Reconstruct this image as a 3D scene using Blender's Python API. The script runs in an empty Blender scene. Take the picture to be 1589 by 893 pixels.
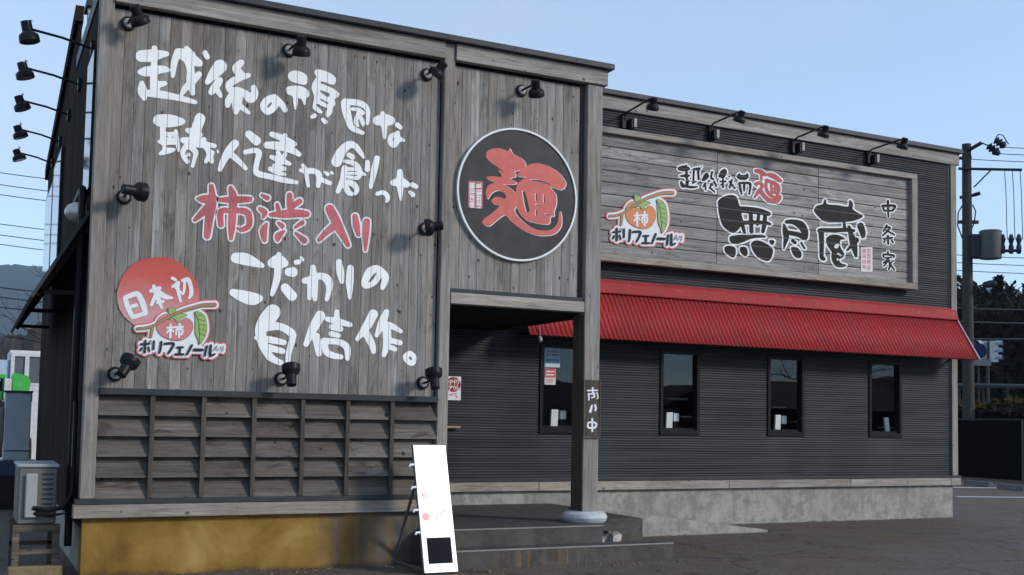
import bpy, bmesh, math, random
import numpy as np
from mathutils import Vector, Matrix
random.seed(7); rng = np.random.default_rng(7)
S = bpy.context.scene
col = S.collection
# ------------------------------------------------------------------ camera
CAM = np.array([-.941, -10.7383, 1.5]); YAW, PITCH, ROLL = 0.4558, 0.0625, 0.018
FPX, PPX, PPY = 1715.81, 794.5, 544.17
cy, sy = math.cos(YAW), math.sin(YAW); cp, sp = math.cos(PITCH), math.sin(PITCH)
FW = np.array([sy*cp, cy*cp, sp]); R0 = np.array([cy, -sy, 0.]); U0 = np.cross(R0, FW)
cr, sr = math.cos(ROLL), math.sin(ROLL)
RT = cr*R0 + sr*U0; UP = -sr*R0 + cr*U0
def ray(x, y): return FW + RT*((x-PPX)/FPX) - UP*((y-PPY)/FPX)
def onY(x, y, Y):
    r = ray(x, y); return CAM + r*((Y-CAM[1])/r[1])
def onZ(x, y, Z=0.):
    r = ray(x, y); return CAM + r*((Z-CAM[2])/r[2])
def atd(x, y, d):
    r = ray(x, y); return CAM + r*(d/math.hypot(r[0], r[1]))
cd = bpy.data.cameras.new('camera'); cam = bpy.data.objects.new('camera', cd); col.objects.link(cam)
cd.sensor_fit = 'HORIZONTAL'; cd.sensor_width = 36.; cd.lens = FPX/1589*36
cd.shift_y = (PPY-446.5)/1589; cd.clip_end = 12000; cd.clip_start = .1
M = Matrix(((RT[0], UP[0], -FW[0], CAM[0]), (RT[1], UP[1], -FW[1], CAM[1]), (RT[2], UP[2], -FW[2], CAM[2]), (0, 0, 0, 1)))
cam.matrix_world = M
S.camera = cam
# ------------------------------------------------------------------ light
SUNV = Vector((.98, -1., .66)).normalized()
SEL = math.asin(SUNV.z); SAZ = math.atan2(SUNV.x, SUNV.y)
W = bpy.data.worlds.new('World'); S.world = W; W.use_nodes = True
nt = W.node_tree; bg = nt.nodes['Background']
sky = nt.nodes.new('ShaderNodeTexSky'); sky.sky_type = 'NISHITA'; sky.sun_disc = False
sky.sun_elevation = SEL; sky.sun_rotation = SAZ % (2*math.pi); sky.altitude = 1500
sky.air_density = 1.0; sky.dust_density = .1; sky.ozone_density = 1.5
wtc = nt.nodes.new('ShaderNodeTexCoord'); wmp = nt.nodes.new('ShaderNodeMapping'); wmp.inputs['Scale'].default_value = (1.6, 1.6, 5.5)
nt.links.new(wtc.outputs['Generated'], wmp.inputs[0]); wno = nt.nodes.new('ShaderNodeTexNoise'); wno.inputs['Scale'].default_value = 1.4; wno.inputs['Detail'].default_value = 6
nt.links.new(wmp.outputs[0], wno.inputs['Vector']); wr = nt.nodes.new('ShaderNodeValToRGB'); wr.color_ramp.elements[0].position = .36; wr.color_ramp.elements[1].position = .72
wr.color_ramp.elements[0].color = (.36, .36, .36, 1); wr.color_ramp.elements[1].color = (.72, .72, .72, 1); nt.links.new(wno.outputs[0], wr.inputs[0])
wmx = nt.nodes.new('ShaderNodeMix'); wmx.data_type = 'RGBA'; nt.links.new(wr.outputs[0], wmx.inputs[0]); nt.links.new(sky.outputs[0], wmx.inputs[6]); wmx.inputs[7].default_value = (2.15, 2.45, 2.80, 1)   # thin high cloud
nt.links.new(wmx.outputs[2], bg.inputs[0]); bg.inputs[1].default_value = .15
sl = bpy.data.lights.new('sun', 'SUN'); sl.energy = 1.5; sl.angle = math.radians(10); sl.color = (1., .92, .82)
so = bpy.data.objects.new('sun', sl); col.objects.link(so); so.rotation_euler = SUNV.to_track_quat('Z', 'Y').to_euler()
so.location = (20, -20, 30)
S.view_settings.view_transform = 'Standard'; S.view_settings.look = 'None'
S.view_settings.exposure = 1.0; S.view_settings.gamma = 1
S.render.engine = 'CYCLES'
S.cycles.use_denoising = True
S.cycles.max_bounces = 6; S.cycles.diffuse_bounces = 3; S.cycles.glossy_bounces = 3; S.cycles.transparent_max_bounces = 12
S.cycles.volume_bounces = 0
S.cycles.sample_clamp_indirect = 6
HAZE = .00019
# ------------------------------------------------------------------ material helpers
class NT:
    def __init__(s, name):
        m = bpy.data.materials.new(name); m.use_nodes = True; s.m = m; s.t = m.node_tree
        s.b = s.t.nodes['Principled BSDF']; s.out = s.t.nodes['Material Output']
    def n(s, typ, **kw):
        nd = s.t.nodes.new(typ)
        for k, v in kw.items(): setattr(nd, k, v)
        return nd
    def l(s, a, b): s.t.links.new(a, b)
    def coord(s, scale=(1, 1, 1), kind='Object'):
        tc = s.n('ShaderNodeTexCoord'); mp = s.n('ShaderNodeMapping'); mp.inputs['Scale'].default_value = scale
        s.l(tc.outputs[kind], mp.inputs['Vector']); return mp.outputs[0]
    def noise(s, vec, scale=1., det=4., rough=.55, dist=0.):
        nd = s.n('ShaderNodeTexNoise'); nd.inputs['Scale'].default_value = scale; nd.inputs['Detail'].default_value = det
        nd.inputs['Roughness'].default_value = rough; nd.inputs['Distortion'].default_value = dist
        if vec is not None: s.l(vec, nd.inputs['Vector'])
        return nd.outputs['Fac']
    def ramp(s, fac, stops):
        r = s.n('ShaderNodeValToRGB'); e = r.color_ramp.elements
        while len(e) < len(stops): e.new(.5)
        for i, (p, c) in enumerate(stops):
            e[i].position = p; e[i].color = (*c, 1) if isinstance(c, tuple) else (c, c, c, 1)
        s.l(fac, r.inputs[0]); return r.outputs[0]
    def mix(s, fac, a, b, mode='MIX'):
        m = s.n('ShaderNodeMix', data_type='RGBA', blend_type=mode)
        for sock, v in ((m.inputs[0], fac), (m.inputs[6], a), (m.inputs[7], b)):
            if hasattr(v, 'node'): s.l(v, sock)
            elif isinstance(v, tuple): sock.default_value = (*v, 1)
            else: sock.default_value = v
        return m.outputs[2]
    def math(s, op, a, b=0., c=0.):
        m = s.n('ShaderNodeMath', operation=op)
        for i, v in enumerate((a, b, c)):
            if hasattr(v, 'node'): s.l(v, m.inputs[i])
            else: m.inputs[i].default_value = v
        return m.outputs[0]
    def bump(s, h, strength=.3, dist=.01):
        b = s.n('ShaderNodeBump'); b.inputs['Strength'].default_value = strength; b.inputs['Distance'].default_value = dist
        s.l(h, b.inputs['Height']); s.l(b.outputs[0], s.b.inputs['Normal'])
    def base(s, c):
        if hasattr(c, 'node'): s.l(c, s.b.inputs['Base Color'])
        else: s.b.inputs['Base Color'].default_value = (*c, 1)
    def set(s, **kw):
        for k, v in kw.items():
            sock = s.b.inputs[k.replace('_', ' ')]
            if hasattr(v, 'node'): s.l(v, sock)
            else: sock.default_value = v
        return s
def plain(name, c, rough=.6, metal=0., var=.12, scale=6., bump=0., spec=None):
    t = NT(name); f = t.noise(t.coord((1, 1, 1)), scale, 5)
    lo = tuple(x*(1-var) for x in c); hi = tuple(min(1, x*(1+var)) for x in c)
    t.base(t.ramp(f, [(.3, lo), (.7, hi)])); t.set(Roughness=rough, Metallic=metal, Specular_IOR_Level=spec if spec is not None else (.12 if max(c) < .06 else .35))
    if bump: t.bump(f, bump, .01)
    return t.m
def wood(name, axis, c, dark=.55, knots=.9, brown=.35, var=.22, rough=.85, bottom=None, stain=0., kn_sc=(8.5, 5.5), kgate=.35):
    """weathered cedar: tone per board, streaks along the grain, knots, brown and grey patches"""
    t = NT(name)
    at = t.n('ShaderNodeAttribute', attribute_name='rnd'); rv = at.outputs['Fac']
    tc = t.n('ShaderNodeTexCoord')
    off = t.n('ShaderNodeCombineXYZ')
    for i in range(3): t.l(t.math('MULTIPLY', rv, (37.1, 53.7, 71.3)[i]), off.inputs[i])
    va = t.n('ShaderNodeVectorMath', operation='ADD'); t.l(tc.outputs['Object'], va.inputs[0]); t.l(off.outputs[0], va.inputs[1])
    def sc(g, a):
        mp = t.n('ShaderNodeMapping'); k = [g, g, g]; k[axis] = a; mp.inputs['Scale'].default_value = k
        t.l(va.outputs[0], mp.inputs['Vector']); return mp.outputs[0]
    streak = t.noise(sc(32, .8), 1., 6, .74, .4)
    fine = t.noise(sc(90, 3), 1., 4, .65)
    wide = t.noise(sc(7, .9), 1., 4, .6)
    lo = tuple(x*dark for x in c); hi = tuple(min(1, x*1.55) for x in c)
    cc = t.ramp(streak, [(.37, lo), (.5, c), (.63, hi)])
    br = (c[0]*.98, c[1]*.78, c[2]*.60)
    rv2 = t.math('FRACT', t.math('MULTIPLY', rv, 7.31))
    cc = t.mix(t.math('MULTIPLY', t.ramp(t.math('ADD', wide, t.math('MULTIPLY', t.math('SUBTRACT', rv2, .5), .28)), [(.42, 0.), (.66, 1.)]), brown), cc, br)
    gr = t.noise(sc(1.6, .45), 1., 4, .6)
    cc = t.mix(.45, cc, t.ramp(gr, [(.34, tuple(x*.58 for x in c)), (.66, tuple(x*1.25 for x in c))]))
    tone = t.math('ADD', t.math('MULTIPLY', rv, var*2), 1-var)
    tn = t.n('ShaderNodeCombineColor'); [t.l(tone, tn.inputs[i]) for i in range(3)]
    cc = t.mix(1., cc, tn.outputs[0], 'MULTIPLY')
    cc = t.mix(.45, cc, t.ramp(fine, [(.34, .25), (.64, 1.15)]), 'MULTIPLY')
    if stain:
        sn = t.noise(sc(5.5, 1.7), 1., 7, .72, .8)
        cc = t.mix(t.math('MULTIPLY', t.ramp(sn, [(.52, 0.), (.64, 1.)]), stain), cc, (c[0]*.30, c[1]*.26, c[2]*.23))
    vo = t.n('ShaderNodeTexVoronoi'); vo.inputs['Scale'].default_value = 1.; vo.inputs['Randomness'].default_value = 1.
    dn = t.n('ShaderNodeTexNoise'); dn.inputs['Scale'].default_value = 1.; dn.inputs['Detail'].default_value = 3; t.l(sc(22, 16), dn.inputs['Vector'])
    dv = t.n('ShaderNodeVectorMath', operation='MULTIPLY_ADD'); t.l(dn.outputs['Color'], dv.inputs[0]); dv.inputs[1].default_value = (.22, .22, .22); t.l(sc(*kn_sc), dv.inputs[2])
    t.l(dv.outputs[0], vo.inputs['Vector'])
    sp3 = t.n('ShaderNodeSeparateColor'); t.l(vo.outputs['Color'], sp3.inputs[0])
    rad = t.ramp(sp3.outputs[0], [(kgate, .0), (kgate+.04, .06), (1., .165)])
    kn = t.math('DIVIDE', t.math('SUBTRACT', rad, vo.outputs['Distance']), .05)
    kn = t.math('MULTIPLY', t.math('MINIMUM', t.math('MAXIMUM', kn, 0.), 1.), knots)
    cc = t.mix(kn, cc, (c[0]*.16, c[1]*.13, c[2]*.11))
    if bottom is not None:    # rain-washed, darker run-off stains hanging from the upper edge
        st = t.noise(sc(14, .35), 1., 3, .5)
        cc = t.mix(t.math('MULTIPLY', t.ramp(st, [(.5, 0.), (.7, 1.)]), .4), cc, (c[0]*.5, c[1]*.47, c[2]*.45))
    t.base(cc); t.set(Roughness=rough, Specular_IOR_Level=.25 if max(c) > .06 else .04)
    t.bump(t.math('ADD', streak, t.math('MULTIPLY', fine, .4)), .35, .006)
    return t.m
WOODC = (.268, .261, .250)
m_board = wood('weathered vertical boards', 2, WOODC, bottom=1, var=.24, brown=.62, knots=1., stain=.6, kn_sc=(10, 6.5), kgate=.12)
m_boardh = wood('weathered horizontal boards', 0, (.315, .31, .30), var=.2, brown=.2, stain=.6, kgate=.1)
m_beamh = wood('weathered beam', 0, (.33, .315, .29), dark=.62, knots=.8, brown=.75, var=.1, stain=.4, kgate=.4)
m_post = wood('weathered post', 2, (.285, .272, .255), dark=.65, knots=.6, brown=.5, var=.1, stain=.25, kgate=.6)
m_postdark = wood('dark post side', 2, (.10, .08, .062), dark=.6, knots=.4, brown=.3, var=.1)
m_slat = wood('weathered slats', 0, (.135, .124, .112), dark=.45, var=.22, brown=.5, stain=.9, kn_sc=(6, 4.5), kgate=.3)
m_batten = wood('weathered battens', 2, (.075, .066, .058), var=.1, knots=.3)
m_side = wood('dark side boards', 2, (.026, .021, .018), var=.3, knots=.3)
m_darkwood = wood('dark timber', 1, (.030, .026, .023), var=.2, knots=.2)
def siding_mat():
    t = NT('dark corrugated cladding'); f = t.noise(t.coord((1.2, 1.2, .35)), 1., 5); g = t.noise(t.coord((.5, 1, 28)), 1., 3)
    c = t.ramp(f, [(.3, (.027, .030, .035)), (.7, (.046, .050, .055))])
    c = t.mix(.35, c, t.ramp(g, [(.35, (.010, .011, .013)), (.65, (.075, .079, .085))]))
    t.base(c); t.set(Roughness=.5, Metallic=.0, Specular_IOR_Level=.15); return t.m
m_siding = siding_mat()
m_cap = plain('dark metal coping', (.040, .047, .053), .5, .0, .12, spec=.2)
m_flash = plain('dark flashing', (.045, .05, .054), .5, .1, .15)
m_black = plain('black enamel', (.012, .013, .015), .38, 0, .2)
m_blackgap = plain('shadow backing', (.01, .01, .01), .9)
m_grey = plain('grey lamp enamel', (.25, .25, .25), .5)
m_silver = plain('zinc plated steel', (.5, .5, .5), .4, .6)
def red_mat():
    t = NT('red corrugated awning'); f = t.noise(t.coord((.7, .7, .7)), 1.2, 4)
    c = t.ramp(f, [(.3, (.29, .022, .024)), (.7, (.36, .034, .035))])
    sp_ = t.noise(t.coord((26, 26, 9)), 1., 5, .7)
    c = t.mix(t.ramp(sp_, [(.60, 0.), (.72, .6)]), c, (.52, .27, .26))
    du = t.noise(t.coord((3.5, 1.2, 1.2)), 1., 6, .65); c = t.mix(t.ramp(du, [(.42, 0.), (.7, .55)]), c, (.20, .045, .042))
    t.base(c); t.set(Roughness=.6, Specular_IOR_Level=.12); return t.m
m_red = red_mat()
def concrete(name, c, ochre=0., rough=.85, rust=0):
    t = NT(name); v = t.coord((1, 1, 1)); f = t.noise(v, 1.6, 8, .62, .3); g = t.noise(t.coord((7, 7, 1.1)), 1., 6, .65); h = t.noise(v, 26, 4)
    cc = t.ramp(f, [(.28, tuple(x*.70 for x in c)), (.5, c), (.75, tuple(x*1.18 for x in c))])
    cc = t.mix(t.ramp(g, [(.5, 0.), (.68, .55)]), cc, tuple(x*.5 for x in c))
    cc = t.mix(.2, cc, t.ramp(h, [(.3, .45), (.7, 1.)]), 'MULTIPLY')
    if ochre:
        sx = t.n('ShaderNodeSeparateXYZ'); tc = t.n('ShaderNodeTexCoord'); t.l(tc.outputs['Object'], sx.inputs[0])
        st = t.noise(t.coord((9, 9, .5)), 1., 5, .6)
        k = t.math('ADD', t.math('MULTIPLY', st, 1.5), t.math('SUBTRACT', 1.75, t.math('MULTIPLY', sx.outputs[0], .66)))
        cc = t.mix(t.ramp(k, [(.45, 0.), (1.15, 1.)]), cc, t.ramp(f, [(.3, (.11, .055, .011)), (.45, (.19, .104, .020)), (.6, (.28, .165, .040)), (.75, (.36, .25, .085))]))
        bot = t.math('SUBTRACT', .13, t.math('ADD', sx.outputs[2], t.math('MULTIPLY', f, .16)))
        cc = t.mix(t.ramp(bot, [(.0, 0.), (.06, .8)]), cc, (.035, .034, .028))
    else:
        tc = t.n('ShaderNodeTexCoord'); sx = t.n('ShaderNodeSeparateXYZ'); t.l(tc.outputs['Object'], sx.inputs[0])
        q = t.noise(t.coord((1, 1, 1)), 5., 6, .7)
        cc = t.mix(t.ramp(q, [(.47, 0.), (.6, .75)]), cc, tuple(x*.55 for x in (c[0]*.98, c[1]*1., c[2]*.93)))
        bot = t.math('SUBTRACT', .075, t.math('ADD', sx.outputs[2], t.math('MULTIPLY', q, .12)))
        if rough > .6: cc = t.mix(t.ramp(bot, [(.0, 0.), (.03, .85)]), cc, (.05, .045, .038))
        if rust:
            st = t.noise(t.coord((11, 11, .8)), 1., 5, .65); ax = t.math('ABSOLUTE', t.math('SUBTRACT', sx.outputs[0], .05))
            k = t.math('MULTIPLY', t.ramp(st, [(.5, 0.), (.66, .9)]), t.ramp(ax, [(.30, .8), (.65, 0.)]))
            k = t.math('MULTIPLY', k, t.ramp(sx.outputs[2], [(.16, 1.), (.185, 0.)]))
            cc = t.mix(k, cc, (.20, .12, .05))
    t.base(cc); t.set(Roughness=rough, Specular_IOR_Level=.25); t.bump(h, .25, .006); return t.m
m_conc = concrete('stained grey concrete', (.335, .328, .295))
m_ochre = concrete('ochre stained concrete', (.115, .105, .095), 1.)
m_step = concrete('dark wet step tiles', (.078, .073, .068), rough=.65, rust=1)
m_stone = plain('pale round footing stone', (.42, .45, .48), .7, 0, .15, 12, .2)
def glyph_mat(name, c, wear=.35, axis=0, pitch=.10428, off=.128, rough=.75, var=.06, alpha=True, soft=(.62, .72)):
    """brush paint on boards: the joints between the boards stay bare, worn specks let the wood through"""
    t = NT(name); tc = t.n('ShaderNodeTexCoord'); sx = t.n('ShaderNodeSeparateXYZ'); t.l(tc.outputs['Object'], sx.inputs[0])
    f = t.noise(t.coord((3, 3, 3)), 1.5, 5)
    t.base(t.ramp(f, [(.3, tuple(x*(1-var) for x in c)), (.7, tuple(min(1, x*(1+var)) for x in c))]))
    t.set(Roughness=rough, Specular_IOR_Level=.2)
    if alpha:
        sc = (45, 45, 3.5) if axis == 0 else (3.5, 45, 45)
        w = t.noise(t.coord(sc), 1., 6, .7)
        a = t.ramp(w, [(soft[0], 1.), (soft[1], 1.-wear)])
        if pitch:
            fr = t.math('FRACT', t.math('DIVIDE', t.math('SUBTRACT', sx.outputs[axis], off), pitch))
            d = t.math('MINIMUM', fr, t.math('SUBTRACT', 1., fr))
            g = t.ramp(d, [(.022, .35), (.04, 1.)])
            a = t.math('MULTIPLY', a, g)
        t.l(a, t.b.inputs['Alpha'])
    return t.m
# ------------------------------------------------------------------ mesh helpers
class MB:
    def __init__(s): s.v = []; s.f = []; s.r = []; s.mi = []
    def add(s, vs, fs, rnd=None, mi=0):
        o = len(s.v); s.v += [tuple(map(float, p)) for p in vs]
        r = random.random() if rnd is None else rnd
        for f in fs: s.f.append(tuple(i+o for i in f)); s.r.append(r); s.mi.append(mi)
        return s
    def box(s, x0, x1, y0, y1, z0, z1, c=0., rnd=None, mi=0):
        vs = []
        if c <= 0:
            vs = [(x, y, z) for z in (z0, z1) for y in (y0, y1) for x in (x0, x1)]
            return s.add(vs, [(0, 2, 3, 1), (4, 5, 7, 6), (0, 1, 5, 4), (2, 6, 7, 3), (0, 4, 6, 2), (1, 3, 7, 5)], rnd, mi)
        b = bmesh.new(); bmesh.ops.create_cube(b, size=1.)
        for q in b.verts: q.co = ((x0+x1)/2+q.co.x*(x1-x0), (y0+y1)/2+q.co.y*(y1-y0), (z0+z1)/2+q.co.z*(z1-z0))
        bmesh.ops.bevel(b, geom=list(b.edges), offset=c, segments=1, affect='EDGES', profile=.5)
        b.verts.index_update(); s.add([q.co for q in b.verts], [[q.index for q in f.verts] for f in b.faces], rnd, mi); b.free(); return s
    def obox(s, ctr, ax, ay, az, c=0., rnd=None, mi=0):
        """box given by its centre and three half-axis vectors"""
        k = MB().box(-1, 1, -1, 1, -1, 1); ctr = np.array(ctr, float)
        A = np.array([ax, ay, az], float)
        return s.add([ctr + np.array(p) @ A for p in k.v], k.f, rnd, mi)
    def tube(s, pts, r, seg=8, cap=True, rnd=None, mi=0):
        P = [Vector(map(float, p)) for p in pts]; n = len(P); rr = r if isinstance(r, (list, tuple)) else [r]*n
        vs = []; fs = []; up = Vector((.13, .21, .97)).normalized(); prev = None
        for i in range(n):
            t = (P[min(i+1, n-1)]-P[max(i-1, 0)]).normalized()
            a = t.cross(up); a = a.normalized() if a.length > 1e-3 else t.orthogonal().normalized()
            if prev is not None:
                a = (prev - t*prev.dot(t)); a = a.normalized() if a.length > 1e-4 else t.orthogonal().normalized()
            prev = a; b = t.cross(a)
            for k in range(seg):
                th = 2*math.pi*k/seg; vs.append(P[i]+(a*math.cos(th)+b*math.sin(th))*rr[i])
        for i in range(n-1):
            for k in range(seg):
                k2 = (k+1) % seg; fs.append((i*seg+k, i*seg+k2, (i+1)*seg+k2, (i+1)*seg+k))
        if cap: fs.append(tuple(range(seg))[::-1]); fs.append(tuple((n-1)*seg+k for k in range(seg)))
        return s.add(vs, fs, rnd, mi)
    def lathe(s, a, b, prof, seg=16, rnd=None, mi=0):
        """profile [(t, r)] turned about the axis a->b, t in metres from a"""
        a = Vector(map(float, a)); d = (Vector(map(float, b))-a).normalized(); u = d.orthogonal().normalized(); w = d.cross(u)
        vs = []; fs = []; n = len(prof)
        for (t, r) in prof:
            for k in range(seg):
                th = 2*math.pi*k/seg; vs.append(a+d*t+(u*math.cos(th)+w*math.sin(th))*r)
        for i in range(n-1):
            for k in range(seg):
                k2 = (k+1) % seg; fs.append((i*seg+k, i*seg+k2, (i+1)*seg+k2, (i+1)*seg+k))
        fs.append(tuple(range(seg))[::-1]); fs.append(tuple((n-1)*seg+k for k in range(seg)))
        return s.add(vs, fs, rnd, mi)
    def prism(s, poly, vec, rnd=None, mi=0):
        n = len(poly); p = [np.array(q, float) for q in poly]; v = np.array(vec, float)
        return s.add(p+[q+v for q in p], [tuple(range(n))[::-1], tuple(range(n, 2*n))]+[(i, (i+1) % n, n+(i+1) % n, n+i) for i in range(n)], rnd, mi)
    def build(s, name, mat, parent=None, smooth=False, fix=True):
        me = bpy.data.meshes.new(name); o = bpy.data.objects.new(name, me); col.objects.link(o)
        L = (0, 0, 0)
        if parent is not None:
            o.parent = parent; q = parent
            while q is not None: L = tuple(np.array(L)+np.array(q.location)); q = q.parent
        me.from_pydata([(x-L[0], y-L[1], z-L[2]) for x, y, z in s.v], [], s.f)
        for m in (mat if isinstance(mat, (list, tuple)) else [mat]): me.materials.append(m)
        if isinstance(mat, (list, tuple)): me.polygons.foreach_set('material_index', s.mi)
        at = me.attributes.new('rnd', 'FLOAT', 'FACE'); at.data.foreach_set('value', s.r)
        if fix:
            b = bmesh.new(); b.from_mesh(me); bmesh.ops.recalc_face_normals(b, faces=b.faces); b.to_mesh(me); b.free()
        if smooth:
            me.polygons.foreach_set('use_smooth', [True]*len(me.polygons))
            try: me.set_sharp_from_angle(angle=math.radians(35))
            except Exception: pass
        me.update(); return o
def tag(o, label=None, cat=None, group=None, kind=None):
    if label: o['label'] = label
    if cat: o['category'] = cat
    if group: o['group'] = group
    if kind: o['kind'] = kind
    return o
def thing(name, label, cat, loc=(0, 0, 0), group=None):
    o = bpy.data.objects.new(name, None); col.objects.link(o); o.location = tuple(map(float, loc)); o.empty_display_size = .2
    return tag(o, label, cat, group)
# ------------------------------------------------------------------ brush lettering: strokes -> distance field -> filled outline
def catmull(p, closed=False, k=5):
    p = np.array(p, float); n = len(p)
    if n < 3 and not closed: return p
    out = []
    rng_ = range(n if closed else n-1)
    for i in rng_:
        g = (lambda j: p[j % n]) if closed else (lambda j: p[min(max(j, 0), n-1)])
        a, b, c, d = g(i-1), g(i), g(i+1), g(i+2)
        for t in np.arange(k)/k:
            out.append(.5*((2*b)+(c-a)*t+(2*a-5*b+4*c-d)*t*t+(3*b-a-3*c+d)*t**3))
    if not closed: out.append(p[-1])
    return np.array(out)
def parse(txt, ox, oy, sc, dx=0, dy=0):
    """'S x,y,r ...' brush stroke, 'P x,y ...' filled blob, 'N ...' hole; crop coordinates -> photo coordinates"""
    out = []
    for part in txt.replace('\n', ' ').split(';'):
        part = part.strip()
        if not part: continue
        k = part[0]; pts = [[float(q) for q in w.split(',')] for w in part[1:].split()]
        pts = [[ox+(p[0]+dx)/sc, oy+(p[1]+dy)/sc]+([p[2]/sc] if len(p) > 2 else []) for p in pts]
        out.append((k, pts))
    return out
def sdf(items, X, Y):
    F = np.full(X.shape, 1e3)
    for k, pts in items:
        if k in 'SN':
            q = catmull([p if len(p) > 2 else p+[1.] for p in pts]) if len(pts) > 1 else np.array([pts[0], pts[0]])
            D = np.full(X.shape, 1e3)
            for a, b in zip(q[:-1], q[1:]):
                d = b[:2]-a[:2]; L = d@d+1e-9
                t = np.clip(((X-a[0])*d[0]+(Y-a[1])*d[1])/L, 0, 1)
                D = np.minimum(D, np.hypot(X-a[0]-t*d[0], Y-a[1]-t*d[1])-(a[2]+t*(b[2]-a[2])))
            F = np.minimum(F, D) if k == 'S' else np.maximum(F, -D)
        else:
            q = catmull(pts, True) if k == 'P' else np.array(pts, float)
            D = np.full(X.shape, 1e3); ins = np.zeros(X.shape, bool)
            for a, b in zip(q, np.roll(q, -1, 0)):
                d = b-a; L = d@d+1e-9
                t = np.clip(((X-a[0])*d[0]+(Y-a[1])*d[1])/L, 0, 1)
                D = np.minimum(D, np.hypot(X-a[0]-t*d[0], Y-a[1]-t*d[1]))
                c = ((a[1] > Y) != (b[1] > Y)) & (X < d[0]*(Y-a[1])/(d[1]+1e-12)+a[0]); ins ^= c
            F = np.minimum(F, np.where(ins, -D, D))
    return F
def bbox(items, pad):
    P = [(p[0], p[1], p[2] if len(p) > 2 else 0) for _, pts in items for p in pts]
    a = np.array(P); m = a[:, 2].max()+pad
    return a[:, 0].min()-m, a[:, 0].max()+m, a[:, 1].min()-m, a[:, 1].max()+m
def contour(items, level=0., step=.7, fn=None, extra=None):
    x0, x1, y0, y1 = bbox(items, level+3)
    xs = np.arange(x0, x1+step, step); ys = np.arange(y0, y1+step, step)
    X, Y = np.meshgrid(xs, ys); F = sdf(items, X, Y)-level
    if fn is not None: F = fn(F, X, Y)
    V = {}; verts = []; faces = []
    def vert(key, p):
        if key not in V: V[key] = len(verts); verts.append(p)
        return V[key]
    I = F < 0
    ny, nx = F.shape
    cnt = I[:-1, :-1].astype(int)+I[1:, :-1]+I[:-1, 1:]+I[1:, 1:]
    for j, i in zip(*np.nonzero(cnt)):
        cs = [(j, i), (j, i+1), (j+1, i+1), (j+1, i)]
        if cnt[j, i] == 4:
            faces.append([vert(c, (xs[c[1]], ys[c[0]])) for c in cs]); continue
        poly = []
        for a, b in zip(cs, cs[1:]+cs[:1]):
            fa, fb = F[a], F[b]
            if fa < 0: poly.append(vert(a, (xs[a[1]], ys[a[0]])))
            if (fa < 0) != (fb < 0):
                t = fa/(fa-fb); k = (min(a, b), max(a, b))
                poly.append(vert(k, (xs[a[1]]+t*(xs[b[1]]-xs[a[1]]), ys[a[0]]+t*(ys[b[0]]-ys[a[0]]))))
        if len(poly) > 2: faces.append(poly)
    return verts, faces
def paint(name, items, Y, mat, parent, level=0., step=.7, fn=None, label=None, thick=0.):
    """a painted or cut-out shape lying on the vertical plane y = Y"""
    v, f = contour(items, level, step, fn)
    if not f: return None
    mb = MB(); P = [onY(a, b, Y) for a, b in v]; n = len(P)
    mb.add(P, f, rnd=.5)
    if thick:
        E = {}
        for q in f:
            for a, b in zip(q, q[1:]+q[:1]):
                if (b, a) in E: del E[(b, a)]
                else: E[(a, b)] = 1
        mb.v += [(p[0], p[1]+thick, p[2]) for p in P]
        for a, b in E: mb.f.append((b, a, a+n, b+n)); mb.r.append(.5); mb.mi.append(0)
    o = mb.build(name, mat, parent, fix=False)
    # faces look towards -y
    me = o.data
    if me.polygons[0].normal.y > 0: me.flip_normals()
    if label: o['label'] = label
    return o
K1 = (180, 50, 5.954); K2 = (420, 90, 5.954); K3 = (220, 160, 5.954); K4 = (440, 200, 5.954)
K5 = (280, 270, 4.9625); K6 = (340, 380, 4.4656); K7 = (170, 390, 5.2526); K8 = (690, 180, 3.7208)
K9 = (1040, 240, 8.363); K10 = (1100, 290, 6.869); K11 = (1250, 290, 6.376); K12 = (930, 285, 8.121)
K13 = (900, 580, 8.125); K14 = (690, 570, 12.75)
KA = (230, 170, 8.183); KB = (435, 95, 6.814); KC = (706, 186, 3.51)
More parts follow.
